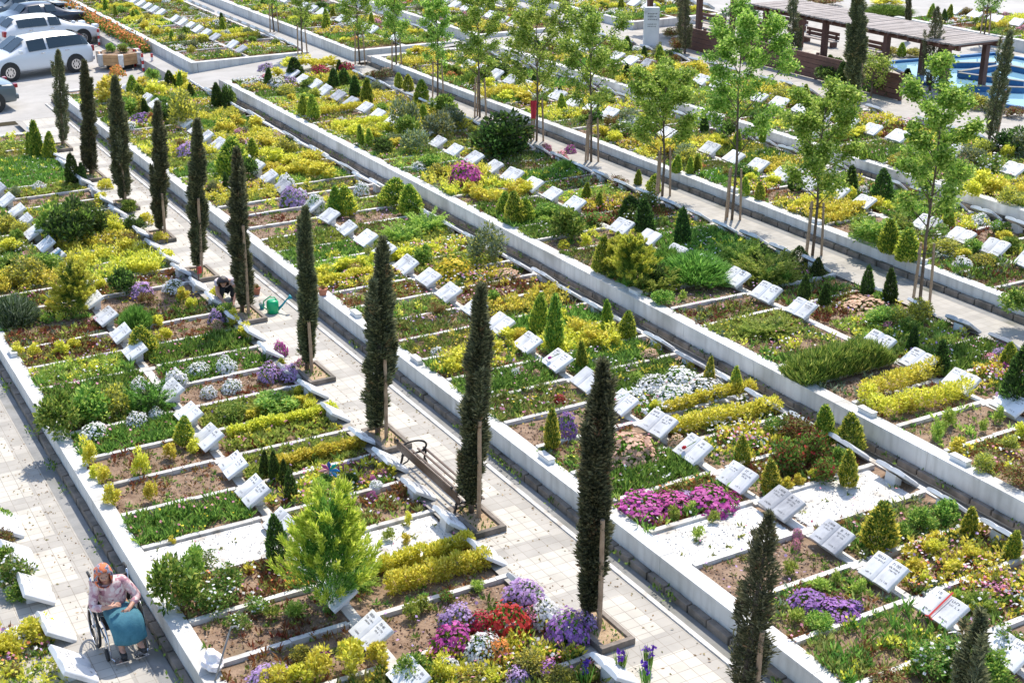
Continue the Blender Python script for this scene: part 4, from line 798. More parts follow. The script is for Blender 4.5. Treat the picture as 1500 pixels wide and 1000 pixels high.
def watering_can():
    p = G(400, 458, .0); r = link('watering_can', None, None, (p[0], p[1], .0)); r.rotation_euler = (0, 0, -AZ+.15); tag(r, 'green plastic watering can standing on the path', 'watering can')
    M['canp'] = hard('can_plastic', (.005, .40, .15), None, rough=.35); M['cant'] = hard('can_spout', (.0, .26, .32), None, rough=.35)
    link('can_body', MB().lathe([(.10, 0), (.115, .01), (.125, .15), (.12, .24), (.10, .27), (.06, .28)], 20).mesh('can_body', 'canp', smooth=True), r)
    link('spout', MB().tube([(.10, 0, .06), (.2, 0, .16), (.29, 0, .27), (.33, 0, .30)], [.03, .022, .016, .016], 10).tube([(.32, 0, .29), (.38, 0, .33)], [.02, .055], 12).mesh('spout', 'cant', smooth=True), r)
    link('handle', MB().tube([(-.11, 0, .07), (-.19, 0, .14), (-.17, 0, .26), (-.06, 0, .34), (.05, 0, .33), (.09, 0, .26)], .013, 8).mesh('handle', 'canp', smooth=True), r)
watering_can()
def pot(p, r, h, lab, plantc='sg', mat='terra', wp=None):
    o = link('flower_pot', MB().lathe([(r*.68, 0), (r*.95, h*.85), (r*1.06, h*.86), (r*1.06, h), (r*.9, h), (r*.85, h*.88), (.0, h*.86)], 18).mesh('pot', mat, smooth=False), None, tuple(p)); tag(o, lab, 'flower pot')
    a, f, _ = PRO[plantc][0]; s = link('plant', a, o, (0, 0, h*.8), 0, wp or r*2.4)
    if f: link('flowers', f, s)
pot(G(376, 431, 0), .09, .15, 'dark terracotta pot on the path behind the watering can', 'sr', 'terra', .14)
pot(G(473, 432, .4), .10, .14, 'terracotta bowl on the wall corner above the path', 'sr', 'terra', .12)
pot(G(552, 722, 0.), .08, .13, 'small white pot with plants on the grave near the bench', 'fwht', 'marble', .2)
pot(G(384, 452, 0), .06, .10, 'small blue pot beside the cypress near the watering can', 'fwht', 'cant', .12)
pot(G(436, 345, .4), .07, .11, 'small pink-flowered pot on the wall edge behind the cypress', 'fpin', 'terra', .16)
for i, (x, y, k) in enumerate(((1146, 546, 'C'), (1270, 606, 'C'), (1402, 678, 'C'), (924, 431, 'C'), (803, 673, 'B'), (517, 463, 'B'), (540, 485, 'B'), (1226, 255, 'D'), (1160, 333, 'D'), (1310, 392, 'D'), (9, 521, 'A'), (600, 532, 'B'))):
    p = G(x, y, T[k][1]); m = MB().box((0, 0, .035), (.11, .32, .07)); o = link('marble_box', m.mesh('marble_box', 'marble', bev=.006), None, (T[k][0]+.15, p[1], T[k][1])); link('lid', MB().box((0, 0, .078), (.125, .335, .016)).mesh('lid', 'kerb', bev=.004), o)
    near = ['by the rosemary hedge', 'before the ring of gold hedge', 'by the orange shrubs', 'below the gold-tipped junipers', 'by the gold-tipped cone', 'left of the tall path cypress', 'right of its smaller twin', 'before the striped gold hedge', 'before the lime mound', 'below the two cones', 'at the left picture edge', 'before the pink carpet'][i]
    tag(o, f'small white marble box on the wall coping {near}', 'marble box', 'marble boxes on the wall copings')
def flag():
    p, h = TP[5]; V = []; F = []; nx, nz = 6, 12
    for j in range(nz+1):
        for i in range(nx+1):
            u = i/nx-.5; t = j/nz; wd = .17*(1-.25*t); V.append((u*wd, .035*math.sin(u*14+t*3)*(1-.3*t), -t*.52))
    for j in range(nz):
        for i in range(nx): a = j*(nx+1)+i; F.append((a, a+1, a+nx+2, a+nx+1))
    m = MB().add(V, F); me = m.mesh('flag', hard('flag_cloth', (.62, .03, .05), (.70, .05, .07), 5, 0, .8), smooth=True); o = link('flag', me, None, (p[0]-.14, p[1]-.06, p[2]+1.16)); o.rotation_euler = (0, 0, -AZ)
    md = o.modifiers.new('thick', 'SOLIDIFY'); md.thickness = .006; md.offset = 0; tag(o, 'red cloth flag tied to the stakes of a young tree', 'flag')
    b = link('marker_flag', None, None, tuple(G(292, 418, .0))); tag(b, 'small red marker flag on a thin stick by the path edge', 'flag'); link('stick', MB().tube([(0, 0, -.05), (0, 0, .42)], .012, 6).mesh('stick', 'pergwood'), b)
    link('cloth', MB().box((.03, 0, .34), (.10, .012, .16)).mesh('cloth', 'redpl', bev=.003), b)
flag()
def pinwheel():
    p = G(484, 706, -.03); r = link('pinwheel', None, None, tuple(p)); tag(r, 'rainbow pinwheel toy stuck in the flower bed', 'pinwheel'); r.rotation_euler = (0, 0, -AZ)
    link('stick', MB().tube([(0, 0, -.05), (0, 0, .24)], .007, 6).mesh('stick', 'marble'), r)
    for i, c in enumerate(((.02, .25, .65), (.0, .45, .35), (.05, .12, .55), (.60, .10, .30), (.75, .35, .35), (.72, .45, .35), (.25, .55, .75), (.1, .4, .7))):
        a = i*math.pi/4; m = MB(); pt = lambda rr, q, d: (rr*math.cos(a+q), -.03-d, .22+rr*math.sin(a+q))
        m.add([pt(0, 0, 0), pt(.10, -.28, .0), pt(.17, 0, .04), pt(.11, .34, .01), pt(0, 0, -.012), pt(.10, -.28, -.012), pt(.17, 0, .028), pt(.11, .34, -.002)], [(0, 1, 2, 3), (7, 6, 5, 4), (0, 4, 5, 1), (1, 5, 6, 2), (2, 6, 7, 3), (3, 7, 4, 0)]); link('blade', m.mesh('blade', hard(f'pinwheel_{i}', c, None, rough=.5)), r)
pinwheel()
h0 = HEADS.get(('B', 0, 0))
def on_stone(key, name, mat, shape, lab, cat):
    h = HEADS.get(key)
    if not h: return
    o = link(name, shape.mesh(name, mat), None, tuple(h.location)); o.rotation_euler = h.rotation_euler; tag(o, lab, cat)
def pg(u, v, n): t = R(33); return (-.17+u*math.cos(t)-n*math.sin(t), v, .115+u*math.sin(t)+n*math.cos(t))
rb = MB().add([pg(-.01, -.014, .056), pg(.41, -.014, .056), pg(.41, .014, .056), pg(-.01, .014, .056), pg(-.03, -.014, 0), pg(-.03, .014, 0)], [(0, 1, 2, 3), (4, 0, 3, 5)]); rb.tube([pg(-.03, -.06, .03), pg(-.02, 0, .06), pg(-.03, .06, .03)], .012, 6)
on_stone(('B', 0, 0), 'ribbon', 'redpl', rb, 'red ribbon laid down the spine of a headstone', 'ribbon')
for key, c, lab in ((('B', 0, 5), 'red', 'red rose lying on a white headstone'), (('B', 0, 7), 'pin', 'pink flower lying on a white headstone'), (('B', 0, 9), 'mag', 'faded magenta flower lying on a white headstone')):
    f = MB().tube([pg(.08, .06, .079), pg(.2, .02, .08), pg(.3, -.02, .079)], .006, 5)
    for q in range(6): a = q*math.pi/3; f.lathe([(.0, 0), (.022, .01), (.02, .025), (.0, .02)], 6, 1, (pg(.1+.02*math.cos(a), .06+.02*math.sin(a), .078)))
    on_stone(key, 'cut_flower', ['green', c], f, lab, 'flower')
h = HEADS.get(('A', 0, 18))
if h: link('portrait_plaque', MB().add([pg(.2, -.2, .079), pg(.37, -.2, .079), pg(.37, -.06, .077), pg(.2, -.06, .077), pg(.2, -.2, .065), pg(.37, -.2, .065), pg(.37, -.06, .055), pg(.2, -.06, .055)], [(0, 1, 2, 3), (4, 7, 6, 5), (0, 4, 5, 1), (1, 5, 6, 2), (2, 6, 7, 3), (3, 7, 4, 0)]).mesh('portrait_plaque', hard('plaque', (.05, .13, .22), (.10, .22, .32), 20)), h)
def bag():
    p = G(292, 985, 0.); v = sph(260); ph = U(0, 6.28, 12); th = np.arctan2(v[:, 1], v[:, 0]); k = 1+.16*lump(th, v[:, 2], ph)
    import bmesh
    bm = bmesh.new(); bmesh.ops.create_icosphere(bm, subdivisions=3, radius=1)
    for q in bm.verts: c = q.co; r = 1+.13*math.sin(c.x*7+1)*math.cos(c.y*6)+.1*math.sin(c.z*9+c.x*4); q.co = Vector((c.x*.13*r, c.y*.17*r, .10+c.z*.10*r+(.06 if c.z > .85 else 0)))
    me = bpy.data.meshes.new('bag'); bm.to_mesh(me); bm.free(); me.materials.append(hard('bag_plastic', (.78, .70, .70), (.85, .83, .82), 14, .3, .4)); o = link('carrier_bag', me, None, (3.92, p[1], .0)); tag(o, 'crumpled white carrier bag on the wall behind the wheelchair', 'bag')
    s = link('walking_stick', MB().tube([(0, 0, 0), (.22, -.02, .62)], .012, 7).tube([(.22, -.02, .62), (.25, -.02, .69), (.31, -.02, .68), (.33, -.02, .63)], .012, 7).mesh('stick', 'conc', smooth=True), None, (3.86, p[1]-.25, .0)); tag(s, 'grey walking stick leaning by the carrier bag', 'stick')
bag()
# irises at the lower edge
for i, (x, y) in enumerate(((856, 1008), (908, 985), (946, 1005), (950, 980))):
    p = G(x, y, -.03); L = LF(); n = 26; L.leaves(np.stack([U(-.05, .05, n), U(-.05, .05, n), np.zeros(n)], 1), np.array([0, 0, 1.])+rng.normal(size=(n, 3))*.16, .30, .022); o = link('iris', L.mesh('foliage', ['green']), None, tuple(p))
    f = LF()
    for q in range(4): c = np.array([random.uniform(-.06, .06), random.uniform(-.06, .06), random.uniform(.20, .34)]); f.leaves(np.repeat(c[None], 14, 0), sph(14)*np.array([1, 1, .8])+np.array([0, 0, .2]), .05, .034)
    link('flowers', f.mesh('flowers', ['vio']), o); tag(o, f'violet iris in bloom, {ORD(i+1)} from the left at the front edge', 'iris', 'violet irises by the path')

# bits of soil, twigs and leaves blown on to the paving
lt = LF(); n = 1500; k = rng.integers(0, 5, n); e = np.abs(rng.normal(size=n)); xx = np.choose(k, [8.12+e*.22, 9.38-e*.16, 3.38-e*.28, 2.78+e*.2, U(8.2, 9.4, n)]); zz = np.choose(k, [.006, .006, -.394, -.394, .006]); yy = U(8, 44, n)
lt.leaves(np.stack([xx, yy, zz], 1), np.stack([rng.normal(size=n), rng.normal(size=n), U(0, .15, n)], 1), .045, .022, 0); n = 900; k = rng.integers(0, 2, n); e = np.abs(rng.normal(size=n))
lt.discs(np.stack([np.choose(k, [8.14+e*.2, 3.38-e*.2]), U(8, 44, n), np.choose(k, [.006, -.394])], 1), np.array([0, 0, 1.])+rng.normal(size=(n, 3))*.5, .014, 1); tag(link('path_litter', lt.mesh('litter', ['dry', 'clod'])), 'dry leaves and crumbs of soil scattered on the tiled paths', 'litter', kind='stuff')

# ------------------------------------------------------------------ upper area: pillar, pergola, pool, planter, posts
def pillar():
    p = G(953, 70, 1.38); r = link('inscribed_pillar', MB().box((0, 0, .72), (.56, .16, 1.36), top=.96).mesh('shaft', 'marble', bev=.05), None, tuple(p)); r.rotation_euler = (0, 0, -AZ); tag(r, 'tall white inscribed stone pillar before the upper block', 'stone pillar')
    link('base', MB().box((0, 0, .04), (.72, .34, .10)).mesh('base', 'kerb', bev=.01), r); ins = MB(); q = random.Random(2)
    for zz in (1.18, 1.08, .98, .82, .74):
        x = -.14
        while x < .14:
            w = q.uniform(.02, .05); hh = q.uniform(.03, .06); ins.box((x+w/2, -.082, zz), (w, .006, hh*.4)); 
            if q.random() < .6: ins.box((x+w*.2, -.082, zz), (.008, .006, hh))
            x += w+.018
    link('inscription', ins.mesh('inscription', 'ink'), r)
pillar()
def pergola(x0, x1, y0, y1, zb, zt, lab, posts, cover=True):
    r = link('pergola', None, None, (x0, y0, zb)); tag(r, lab, 'pergola'); z = zt-zb
    for yy in posts:
        for xx in (.25, x1-x0-.25): link('post', MB().box((xx, yy-y0, z/2-.02), (.17, .17, z-.06)).mesh('post', 'pergwood', bev=.008), r)
    for xx in (.25, x1-x0-.25): link('beam', MB().box((xx, (y1-y0)/2, z-.06), (.10, y1-y0+.1, .16)).mesh('beam', 'pergwood', bev=.006), r)
    m = MB(); y = 0; q = random.Random(5)
    while y < y1-y0: m.box(((x1-x0)/2+q.uniform(-.03, .03), y, z+.05+q.uniform(-.006, .006)), (x1-x0, .095, .05)); y += .125
    link('roof_slats', m.mesh('roof_slats', 'grey_slat'), r)
    m = MB(); y = .1
    while y < y1-y0: m.box(((x1-x0)/2, y, z-.02), (x1-x0+.06, .06, .085)); y += .42
    link('rafter', m.mesh('rafters', 'pergwood'), r)
pergola(31.4, 33.5, 29.1, 38.4, 1.36, 2.86, 'long red-brown pergola with grey slatted roof beside the pool', (29.5, 32.0, 34.8, 37.8))
pergola(30.2, 32.2, 39.4, 43.6, 1.36, 3.3, 'second red-brown pergola behind the white pillar', (40.0, 43.0))
def timber(name, c, d, lab, cat, bench_=False):
    r = link(name, None, None, c); tag(r, lab, cat)
    if bench_:
        for zz in (.16, .30): link('back_plank', MB().box((.16, 0, zz+.16), (.04, d, .11)).mesh('back_plank', 'pergwood', bev=.006), r)
        link('seat', MB().box((0, 0, .22), (.34, d, .04)).mesh('seat', 'grey_slat', bev=.006), r)
        for s in (-1, 1): link('leg', MB().box((.05, s*(d/2-.15), .10), (.28, .07, .2)).box((.16, s*(d/2-.15), .3), (.06, .06, .35)).mesh('leg', 'pergwood'), r)
    else:
        for q in range(5): link('board', MB().box((0, 0, .10+q*.15), (.06, d, .14)).mesh('board', 'pergwood', bev=.006), r)
        for s in (-1, 0, 1): link('post', MB().box((.06, s*(d/2-.05), .41), (.08, .08, .84)).mesh('post', 'pergwood'), r)
for i, (x, y, d) in enumerate(((34.2, 35.6, 1.7), (34.2, 37.9, 1.7), (33.4, 40.6, 1.8), (35.6, 41.2, 1.8), (32.9, 42.6, 1.6))): timber('timber_bench', (x, y, 1.36), d, ['dark timber bench under the pergola, nearer one', 'dark timber bench under the pergola, farther one', 'dark timber bench between the two pergolas', 'dark timber bench behind the second pergola', 'dark timber bench right of the white pillar'][i], 'bench', True)
timber('timber_planter_wall', (29.9, 33.2, 1.36), 7.4, 'low dark timber wall in front of the pergola', 'timber wall')
timber('timber_planter_wall', (29.6, 38.6, 1.36), 2.6, 'low dark timber wall left of the pergola cypress', 'timber wall')
def pool():
    Zr = 1.42; P = [G(x, y, Zr)[:2] for x, y in ((1296, 92), (1456, 79), (1530, 92), (1600, 135), (1500, 159), (1418, 143), (1352, 120))]; n = len(P)
    M['tile_b'] = hard('blue_pool_tile', (.015, .10, .26), (.03, .16, .36), 8, .1, .3); c = sum(P)/n
    m, t, b = newmat('pool_water'); b.inputs['Base Color'].default_value = (.19, .36, .47, 1); b.inputs['Roughness'].default_value = .04; b.inputs['IOR'].default_value = 1.33
    tc = t.nodes.new('ShaderNodeNewGeometry'); nz = t.nodes.new('ShaderNodeTexNoise'); nz.inputs['Scale'].default_value = 5; bp = t.nodes.new('ShaderNodeBump'); bp.inputs['Strength'].default_value = .12; t.links.new(tc.outputs['Position'], nz.inputs['Vector']); t.links.new(nz.outputs[0], bp.inputs['Height']); t.links.new(bp.outputs[0], b.inputs['Normal']); M['water'] = m
    me = bpy.data.meshes.new('water'); me.from_pydata([(*p, 1.385) for p in P], [], [tuple(range(n))]); me.materials.append(m); o = link('pool_water', me); struct(o, 'pale blue shallow water of the pool', 'water')
    mb = MB()
    for i in range(n):
        a, q = P[i], P[(i+1) % n]; d = np.linalg.norm(q-a); ang = math.atan2(*(q-a)[::-1]); mb.box(((a[0]+q[0])/2, (a[1]+q[1])/2, 1.405), (d+.1, .14, .12), 0, 0); 
        k = len(mb.v)-8; cx_, cy_ = (a+q)/2; ca, sa = math.cos(ang), math.sin(ang)
        for j in range(k, k+8): x, y, z = mb.v[j]; dx, dy = x-cx_, y-cy_; mb.v[j] = (cx_+dx*ca-dy*sa, cy_+dx*sa+dy*ca, z-.002*i)
    o = link('pool_surround', mb.mesh('rim', 'tile_b')); tag(o, 'dark blue tiled rim round the pool', 'pool rim')
    for i, (x1, y1, x2, y2) in enumerate(((1381, 99, 1458, 99), (1404, 112, 1462, 103), (1404, 114, 1500, 127), (1470, 101, 1520, 112), (1415, 133, 1500, 136))):
        a = G(x1, y1, 1.39); q = G(x2, y2, 1.39); d = np.linalg.norm(q-a); ang = math.atan2(q[1]-a[1], q[0]-a[0]); r = link('pool_channel', MB().box((0, 0, .05), (d, .13, .20), 0).mesh('channel', 'tile_b'), None, tuple((a+q)/2)); r.rotation_euler = (0, 0, ang); link('coping', MB().box((0, 0, .16), (d+.02, .16, .02)).mesh('coping', 'conc'), r)
        tag(r, 'blue tiled channel wall standing in the pool, ' + ['farthest', 'upper left', 'long diagonal', 'right-hand upper', 'nearest'][i]+' one', 'pool wall', 'channel walls in the pool')
    for i, (x, y, c, h, w, lb) in enumerate(((1300, 82, 'so', 16, 40, 'olive hedge shrub behind the pool, left'), (1320, 84, 'cg', 22, 14, 'green cone shrub behind the pool'), (1340, 84, 'so', 15, 36, 'olive hedge shrub behind the pool, right'), (1285, 105, 'sl', 18, 34, 'lime shrub at the left pool corner'), (1276, 122, 'sd', 20, 34, 'dark shrub below the left pool corner'), (1328, 122, 'cd', 22, 16, 'dark cone before the pergola post'), (1430, 160, 'so', 24, 44, 'olive shrub at the near pool rim'), (1455, 165, 'sd', 22, 36, 'dark shrub at the near pool rim'), (1488, 172, 'sr', 20, 40, 'reddish shrub at the near pool rim'), (1215, 98, 'cg', 18, 16, 'green cone shrub on the pergola terrace'), (1225, 98, 'sl', 16, 26, 'yellow-green shrub on the pergola terrace'), (1300, 22, 'lv', 14, 60, 'green iris bed behind the pergola'), (1300, 8, 'go', 12, 50, 'golden hedge shrub behind the pergola'), (1210, 8, 'sr', 14, 60, 'reddish shrub behind the pergola roof'), (1376, 45, 'sd', 12, 16, 'dark shrub by the far white wall'), (985, 55, 'sr', 18, 34, 'reddish shrub below the cypress right of the pillar'), (1085, 30, 'sd', 30, 60, 'dark shrub mass behind the second pergola'), (1212, 122, 'sd', 34, 44, 'dark shrub behind the timber wall, left of the staked cypress'), (1232, 132, 'cd', 42, 24, 'tall dark cone beside the staked cypress'), (1282, 138, 'sd', 34, 44, 'dark shrub right of the staked cypress'), (1186, 100, 'so', 22, 30, 'olive shrub by the left pergola post'), (1306, 142, 'sd', 26, 34, 'dark shrub at the foot of the pergola post'), (1120, 62, 'sd', 30, 44, 'dark shrub at the far end of the pergola'), (1395, 150, 'sl', 22, 36, 'yellow-green shrub under the pool pergola end'))):
        p = G(x, y, 1.36); a, f, _ = PRO[c][i % 2]; hh = h*vscale(p); ww = w*hscale(p); o = link(KIND[c][0], a, None, tuple(p), i, (ww/.5, ww/.5, hh) if c in ('cg', 'cd') else (ww, ww, hh)); tag(o, lb, KIND[c][2])
pool()
def planter_box():
    c = (13.35, 53.3); r = link('wooden_planter', None, None, (c[0], c[1], .0)); r.rotation_euler = (0, 0, .35); tag(r, 'hexagonal wooden planter with pale concrete corners at the car park', 'planter'); R0 = .80
    for i in range(6):
        a = i*math.pi/3; b = a+math.pi/3; p = Vector((math.cos(a), math.sin(a), 0))*R0; q = Vector((math.cos(b), math.sin(b), 0))*R0; mid = (p+q)/2; ang = math.atan2(q.y-p.y, q.x-p.x); m = MB()
        for k in range(3): m.box((mid.x*1.0, mid.y*1.0, .24+k*.135), (.62, .05, .128), 0, ang)
        link('side_boards', m.mesh('boards', 'planter', bev=.006), r); link('corner_block', MB().box((p.x, p.y, .36), (.17, .17, .46), 0, a, 1.12).mesh('corner_block', 'kerb', bev=.02), r)
    link('soil', MB().lathe([(.7, .5), (.7, .56), (.0, .58)], 6).mesh('soil', 'soil'), r); link('foot', MB().lathe([(.55, 0), (.55, .2)], 6).mesh('foot', 'black'), r)
    for i, (x, y, q) in enumerate(((-.25, .1, 'sg'), (.2, .2, 'sl'), (.1, -.25, 'rr'))):
        o = link(KIND[q][0], PRO[q][i][0], None, (c[0]+x, c[1]+y, .54), i, .42); tag(o, ['leafy green plant', 'lime-green plant', 'red-flowering plant'][i]+' growing in the hexagonal wooden planter', 'plant')
planter_box()
for i, (x, y) in enumerate(((150, 66), (203, 97), (215, 104), (229, 104), (233, 90), (141, 44), (134, 34), (125, 20), (118, 8))):
    p = G(x, y, .0)+np.array([-.12 if i != 4 else -.7, 0, 0]); o = link('bollard', None, None, tuple(p)); tag(o, f'red and white striped bollard, {ORD(i+1)} along the car park edge' if i > 4 else 'red and white striped bollard '+['left of the planter', 'right of the planter', 'second right of the planter', 'third right of the planter', 'farthest right by the wall end'][i], 'bollard', 'striped bollards by the car park')
    for k in range(5): link('band', MB().lathe([(.045, .13*k), (.045, .13*k+.128)], 10).mesh('band', 'redpl' if k % 2 == 0 else 'marble', smooth=False), o)
# orange flower strip along the upper wall
L = LF(); F_ = LF(); n = 9000; y = U(49.5, 72, n); y = U(53.5, 75, n); P = np.stack([14.5+rng.normal(size=n)*.11, y, .35+np.abs(rng.normal(size=n))*.16], 1); L.leaves(P, np.array([0, 0, .7])+rng.normal(size=(n, 3))*.5, .12, .05)
n = 2600; P = np.stack([14.5+rng.normal(size=n)*.12, U(53.5, 75, n), .62+rng.normal(size=n)*.12], 1); F_.discs(P, np.array([-.2, -.2, 1.])+rng.normal(size=(n, 3))*.5, .05)
o = link('orange_flower_border', L.mesh('foliage', ['green'])); link('flowers', F_.mesh('flowers', ['org']), o); tag(o, 'border of orange flowers along the upper wall by the car park', 'flower border', kind='stuff')
m = MB().box((14.5, 64.3, .16), (.40, 22, .36)); tag(link('flower_border_kerb', m.mesh('flower_border_kerb', 'course')), 'low stone border holding the orange flowers', 'kerb')
wl = LF(); n = 2600; k = rng.integers(0, 3, n); xx = np.choose(k, [9.62, 3.58, 14.56])+rng.normal(size=n)*.05; cy = U(6, 44, 46); yy = cy[rng.integers(0, 46, n)]+rng.normal(size=n)*.14; zz = np.choose(k, [.06, -.33, .42])
wl.leaves(np.stack([xx, yy, zz], 1), np.array([0, 0, .7])+rng.normal(size=(n, 3))*.6, .07, .03); tag(link('gutter_weeds', wl.mesh('weeds', ['green'])), 'weeds sprouting in the gutters at the wall feet', 'weeds', kind='stuff')
# ------------------------------------------------------------------ cars
def paint(n, c): return hard(n, c, None, rough=.28, metal=.0, coat=.6)
M['glass'] = hard('car_glass', (.03, .05, .065), None, rough=.05); M['lampr'] = hard('tail_lamp', (.30, .015, .02), None, rough=.2); M['lampw'] = hard('head_lamp', (.75, .77, .8), None, rough=.1); M['rub'] = M['black']
def car(loc, ang, col, lab, kind='mpv', name='parked_car'):
    Lc = {'mpv': 4.25, 'hatch': 4.1, 'sedan': 4.3}[kind]; mt = paint('paint_'+lab[:12].replace(' ', '_'), col); hw = .86
    # stations x from rear (0) to front (1): belt height, roof height, roof half width
    S = {'mpv': [(0, .86, .88, .70), (.02, .95, .98, .70), (.05, .98, 1.30, .60), (.10, 1.0, 1.52, .58), (.24, 1.0, 1.57, .58), (.26, 1.0, 1.575, .58), (.42, .98, 1.58, .58), (.44, .98, 1.58, .58), (.58, .96, 1.54, .58), (.60, .96, 1.52, .58), (.75, .95, 1.08, .66), (.80, .93, .96, .68), (.92, .80, .83, .66), (.98, .62, .66, .58), (1, .52, .55, .50)],
         'hatch': [(0, .84, .86, .70), (.02, .95, .98, .68), (.04, .98, 1.12, .62), (.14, 1.0, 1.44, .56), (.27, .99, 1.48, .56), (.29, .99, 1.48, .56), (.44, .97, 1.47, .56), (.46, .97, 1.47, .56), (.56, .95, 1.42, .56), (.58, .95, 1.38, .56), (.73, .93, 1.0, .66), (.78, .92, .95, .68), (.92, .80, .83, .66), (.98, .62, .66, .58), (1, .52, .55, .50)],
         'sedan': [(0, .80, .83, .68), (.02, .90, .93, .68), (.10, .92, .95, .68), (.19, .93, .98, .64), (.29, .93, 1.36, .55), (.31, .93, 1.38, .55), (.42, .93, 1.40, .55), (.46, .93, 1.40, .55), (.55, .92, 1.36, .55), (.57, .92, 1.34, .55), (.70, .90, .96, .64), (.78, .88, .91, .68), (.92, .78, .81, .66), (.98, .62, .66, .58), (1, .52, .55, .50)]}[kind]
    root = link(name, None, None, loc); root.rotation_euler = (0, 0, ang); tag(root, lab, 'car', 'cars in the car park')
    def sec(s):
        t, zb, zr, wr = s; zb *= .93; zr *= .90; x = (t-.5)*Lc; w = hw*(1-.10*max(0, (abs(t-.5)-.38)/.12)**2)
        return [(x, -w*.9, .20), (x, -w, .34), (x, -w*1.0, .62), (x, -w*.97, zb), (x, -min(wr, w*.9), zr), (x, 0, zr+.035), (x, min(wr, w*.9), zr), (x, w*.97, zb), (x, w, .62), (x, w, .34), (x, w*.9, .20)]
    SS = [sec(s) for s in S]; n = 11; V = [p for q in SS for p in q]; F = []; Gl = []
    wi = {'mpv': (3, 9), 'hatch': (3, 9), 'sedan': (3, 9)}[kind]; skip = (5, 7)
    for i in range(len(S)-1):
        for j in range(n):
            q = (i*n+j, i*n+(j+1) % n, (i+1)*n+(j+1) % n, (i+1)*n+j); F.append(q)
            if j in (3, 6) and 2 <= i <= 9 and i != 6: Gl.append(('side_window', q))
            if j in (4, 5) and i == 9: Gl.append(('windscreen', q))
            if j in (4, 5) and ((kind != 'sedan' and i in (2,)) or (kind == 'sedan' and i == 3)): Gl.append(('rear_window', q))
    F += [tuple(range(n)), tuple(range(len(V)-1, len(V)-n-1, -1))]
    b = MB().add(V, F).mesh('body', mt, smooth=True); bo = link('body', b, root); md = bo.modifiers.new('b', 'SUBSURF'); md.levels = md.render_levels = 2
    for nm in ('side_window', 'windscreen', 'rear_window'):
        qs = [q for a, q in Gl if a == nm]; m = MB()
        for q in qs:
            P = [Vector(V[k]) for k in q]; c = sum(P, Vector())/4; nn = (P[1]-P[0]).cross(P[2]-P[0]).normalized(); nn = nn if nn.dot(c-Vector((c.x, 0, .7))) > 0 else -nn
            if nm == 'side_window':           # one dark band from screen to tail, only the height is inset
                lo = [p for p in P if p.z < c.z]; hi = [p for p in P if p.z >= c.z]
                if len(lo) == 2 and len(hi) == 2:
                    lo.sort(key=lambda p: p.x); hi.sort(key=lambda p: p.x); Q = [lo[0].lerp(hi[0], .10), lo[1].lerp(hi[1], .10), hi[1].lerp(lo[1], .14), hi[0].lerp(lo[0], .14)]; m.add([p+nn*.014 for p in Q], [(0, 1, 2, 3)])
                continue
            m.add([c+(p-c)*.95+nn*.014 for p in P], [(0, 1, 2, 3)])
        if m.v: link(nm, m.mesh(nm, 'glass'), root)
    for t in (.19, .79):
        for s in (-1, 1):
            x = (t-.5)*Lc; a = link('wheel_arch', MB().tube([(x, s*(hw-.02), .31), (x, s*(hw+.006), .31)], .37, 20).mesh('arch', 'black'), root)
            w = link('wheel', MB().tube([(x, s*(hw-.2), .30), (x, s*(hw+.012), .30)], .30, 22).mesh('tyre', 'black', bev=.02), root); rim = MB().tube([(x, s*(hw+.01), .30), (x, s*(hw+.02), .30)], .19, 18)
            link('rim', rim.mesh('rim', 'steel'), w); sp = MB()
            for k in range(8): q = k*math.pi/4+.2; sp.box((x+math.cos(q)*.12, s*(hw+.022), .30+math.sin(q)*.12), (.035, .008, .075), 0)
            link('rim_hole_shade', sp.mesh('rim_hole_shade', 'black'), w)  # black blocks on the rim stand in for shade inside its openings
    for s in (-1, 1):
        link('headlight', MB().box((Lc*.465, s*.58, .70), (.20, .30, .13)).mesh('headlight', 'lampw', bev=.03), root); link('taillight', MB().box((-Lc*.492, s*.66, .78), (.13, .22, .22 if kind != 'sedan' else .13)).mesh('taillight', 'lampr', bev=.03), root)
        link('mirror', MB().box((Lc*.19, s*.98, 1.0), (.12, .19, .13)).mesh('mirror', mt, bev=.04), root)
        for t in (-.02, -.24): link('door_handle', MB().box((Lc*t, s*(hw+.008), .86), (.16, .03, .03)).mesh('door_handle', 'steel', bev=.008), root)
    link('bumper', MB().box((-Lc*.497, 0, .42), (.10, 1.5, .16)).mesh('bumper', mt, bev=.04), root); link('number_plate', MB().box((-Lc*.507+(-.02), 0, .52), (.02, .5, .11)).mesh('number_plate', 'marble'), root)
    return root
n_ = np.array([-.232, .972, 0]); d_ = np.array([.972, .232, 0])
car((10.42-.2+.0, 52.8+.84, 0), math.pi+.235, (.66, .68, .70), 'white people carrier parked nearest, facing left', 'mpv')
q = G(122, 56, .30); c = q-d_*(.29*4.1)+n_*.86; car((c[0], c[1], 0), .235, (.72, .72, .72), 'white hatchback parked behind the people carrier', 'hatch')
q = G(14, 163, 0.); c = q+np.array([-.31*4.3, .86, 0]); car((c[0]-.5, c[1]-.1, 0), math.pi+.06, (.10, .125, .135), 'grey saloon at the left edge, only its tail in view', 'sedan')
for i, (x, y, cl, lb, kd) in enumerate(((95, 34, (.03, .04, .06), 'dark blue saloon behind the white hatchback', 'sedan'), (70, 20, (.10, .13, .15), 'slate grey saloon, second behind the white hatchback', 'sedan'), (30, 8, (.16, .20, .21), 'grey hatchback farthest back in the row', 'hatch'))):
    p = G(x, y, .3); c = p+n_*.4-d_*.8; car((c[0], c[1], 0), .235 if i != 1 else .25, cl, lb, kd)

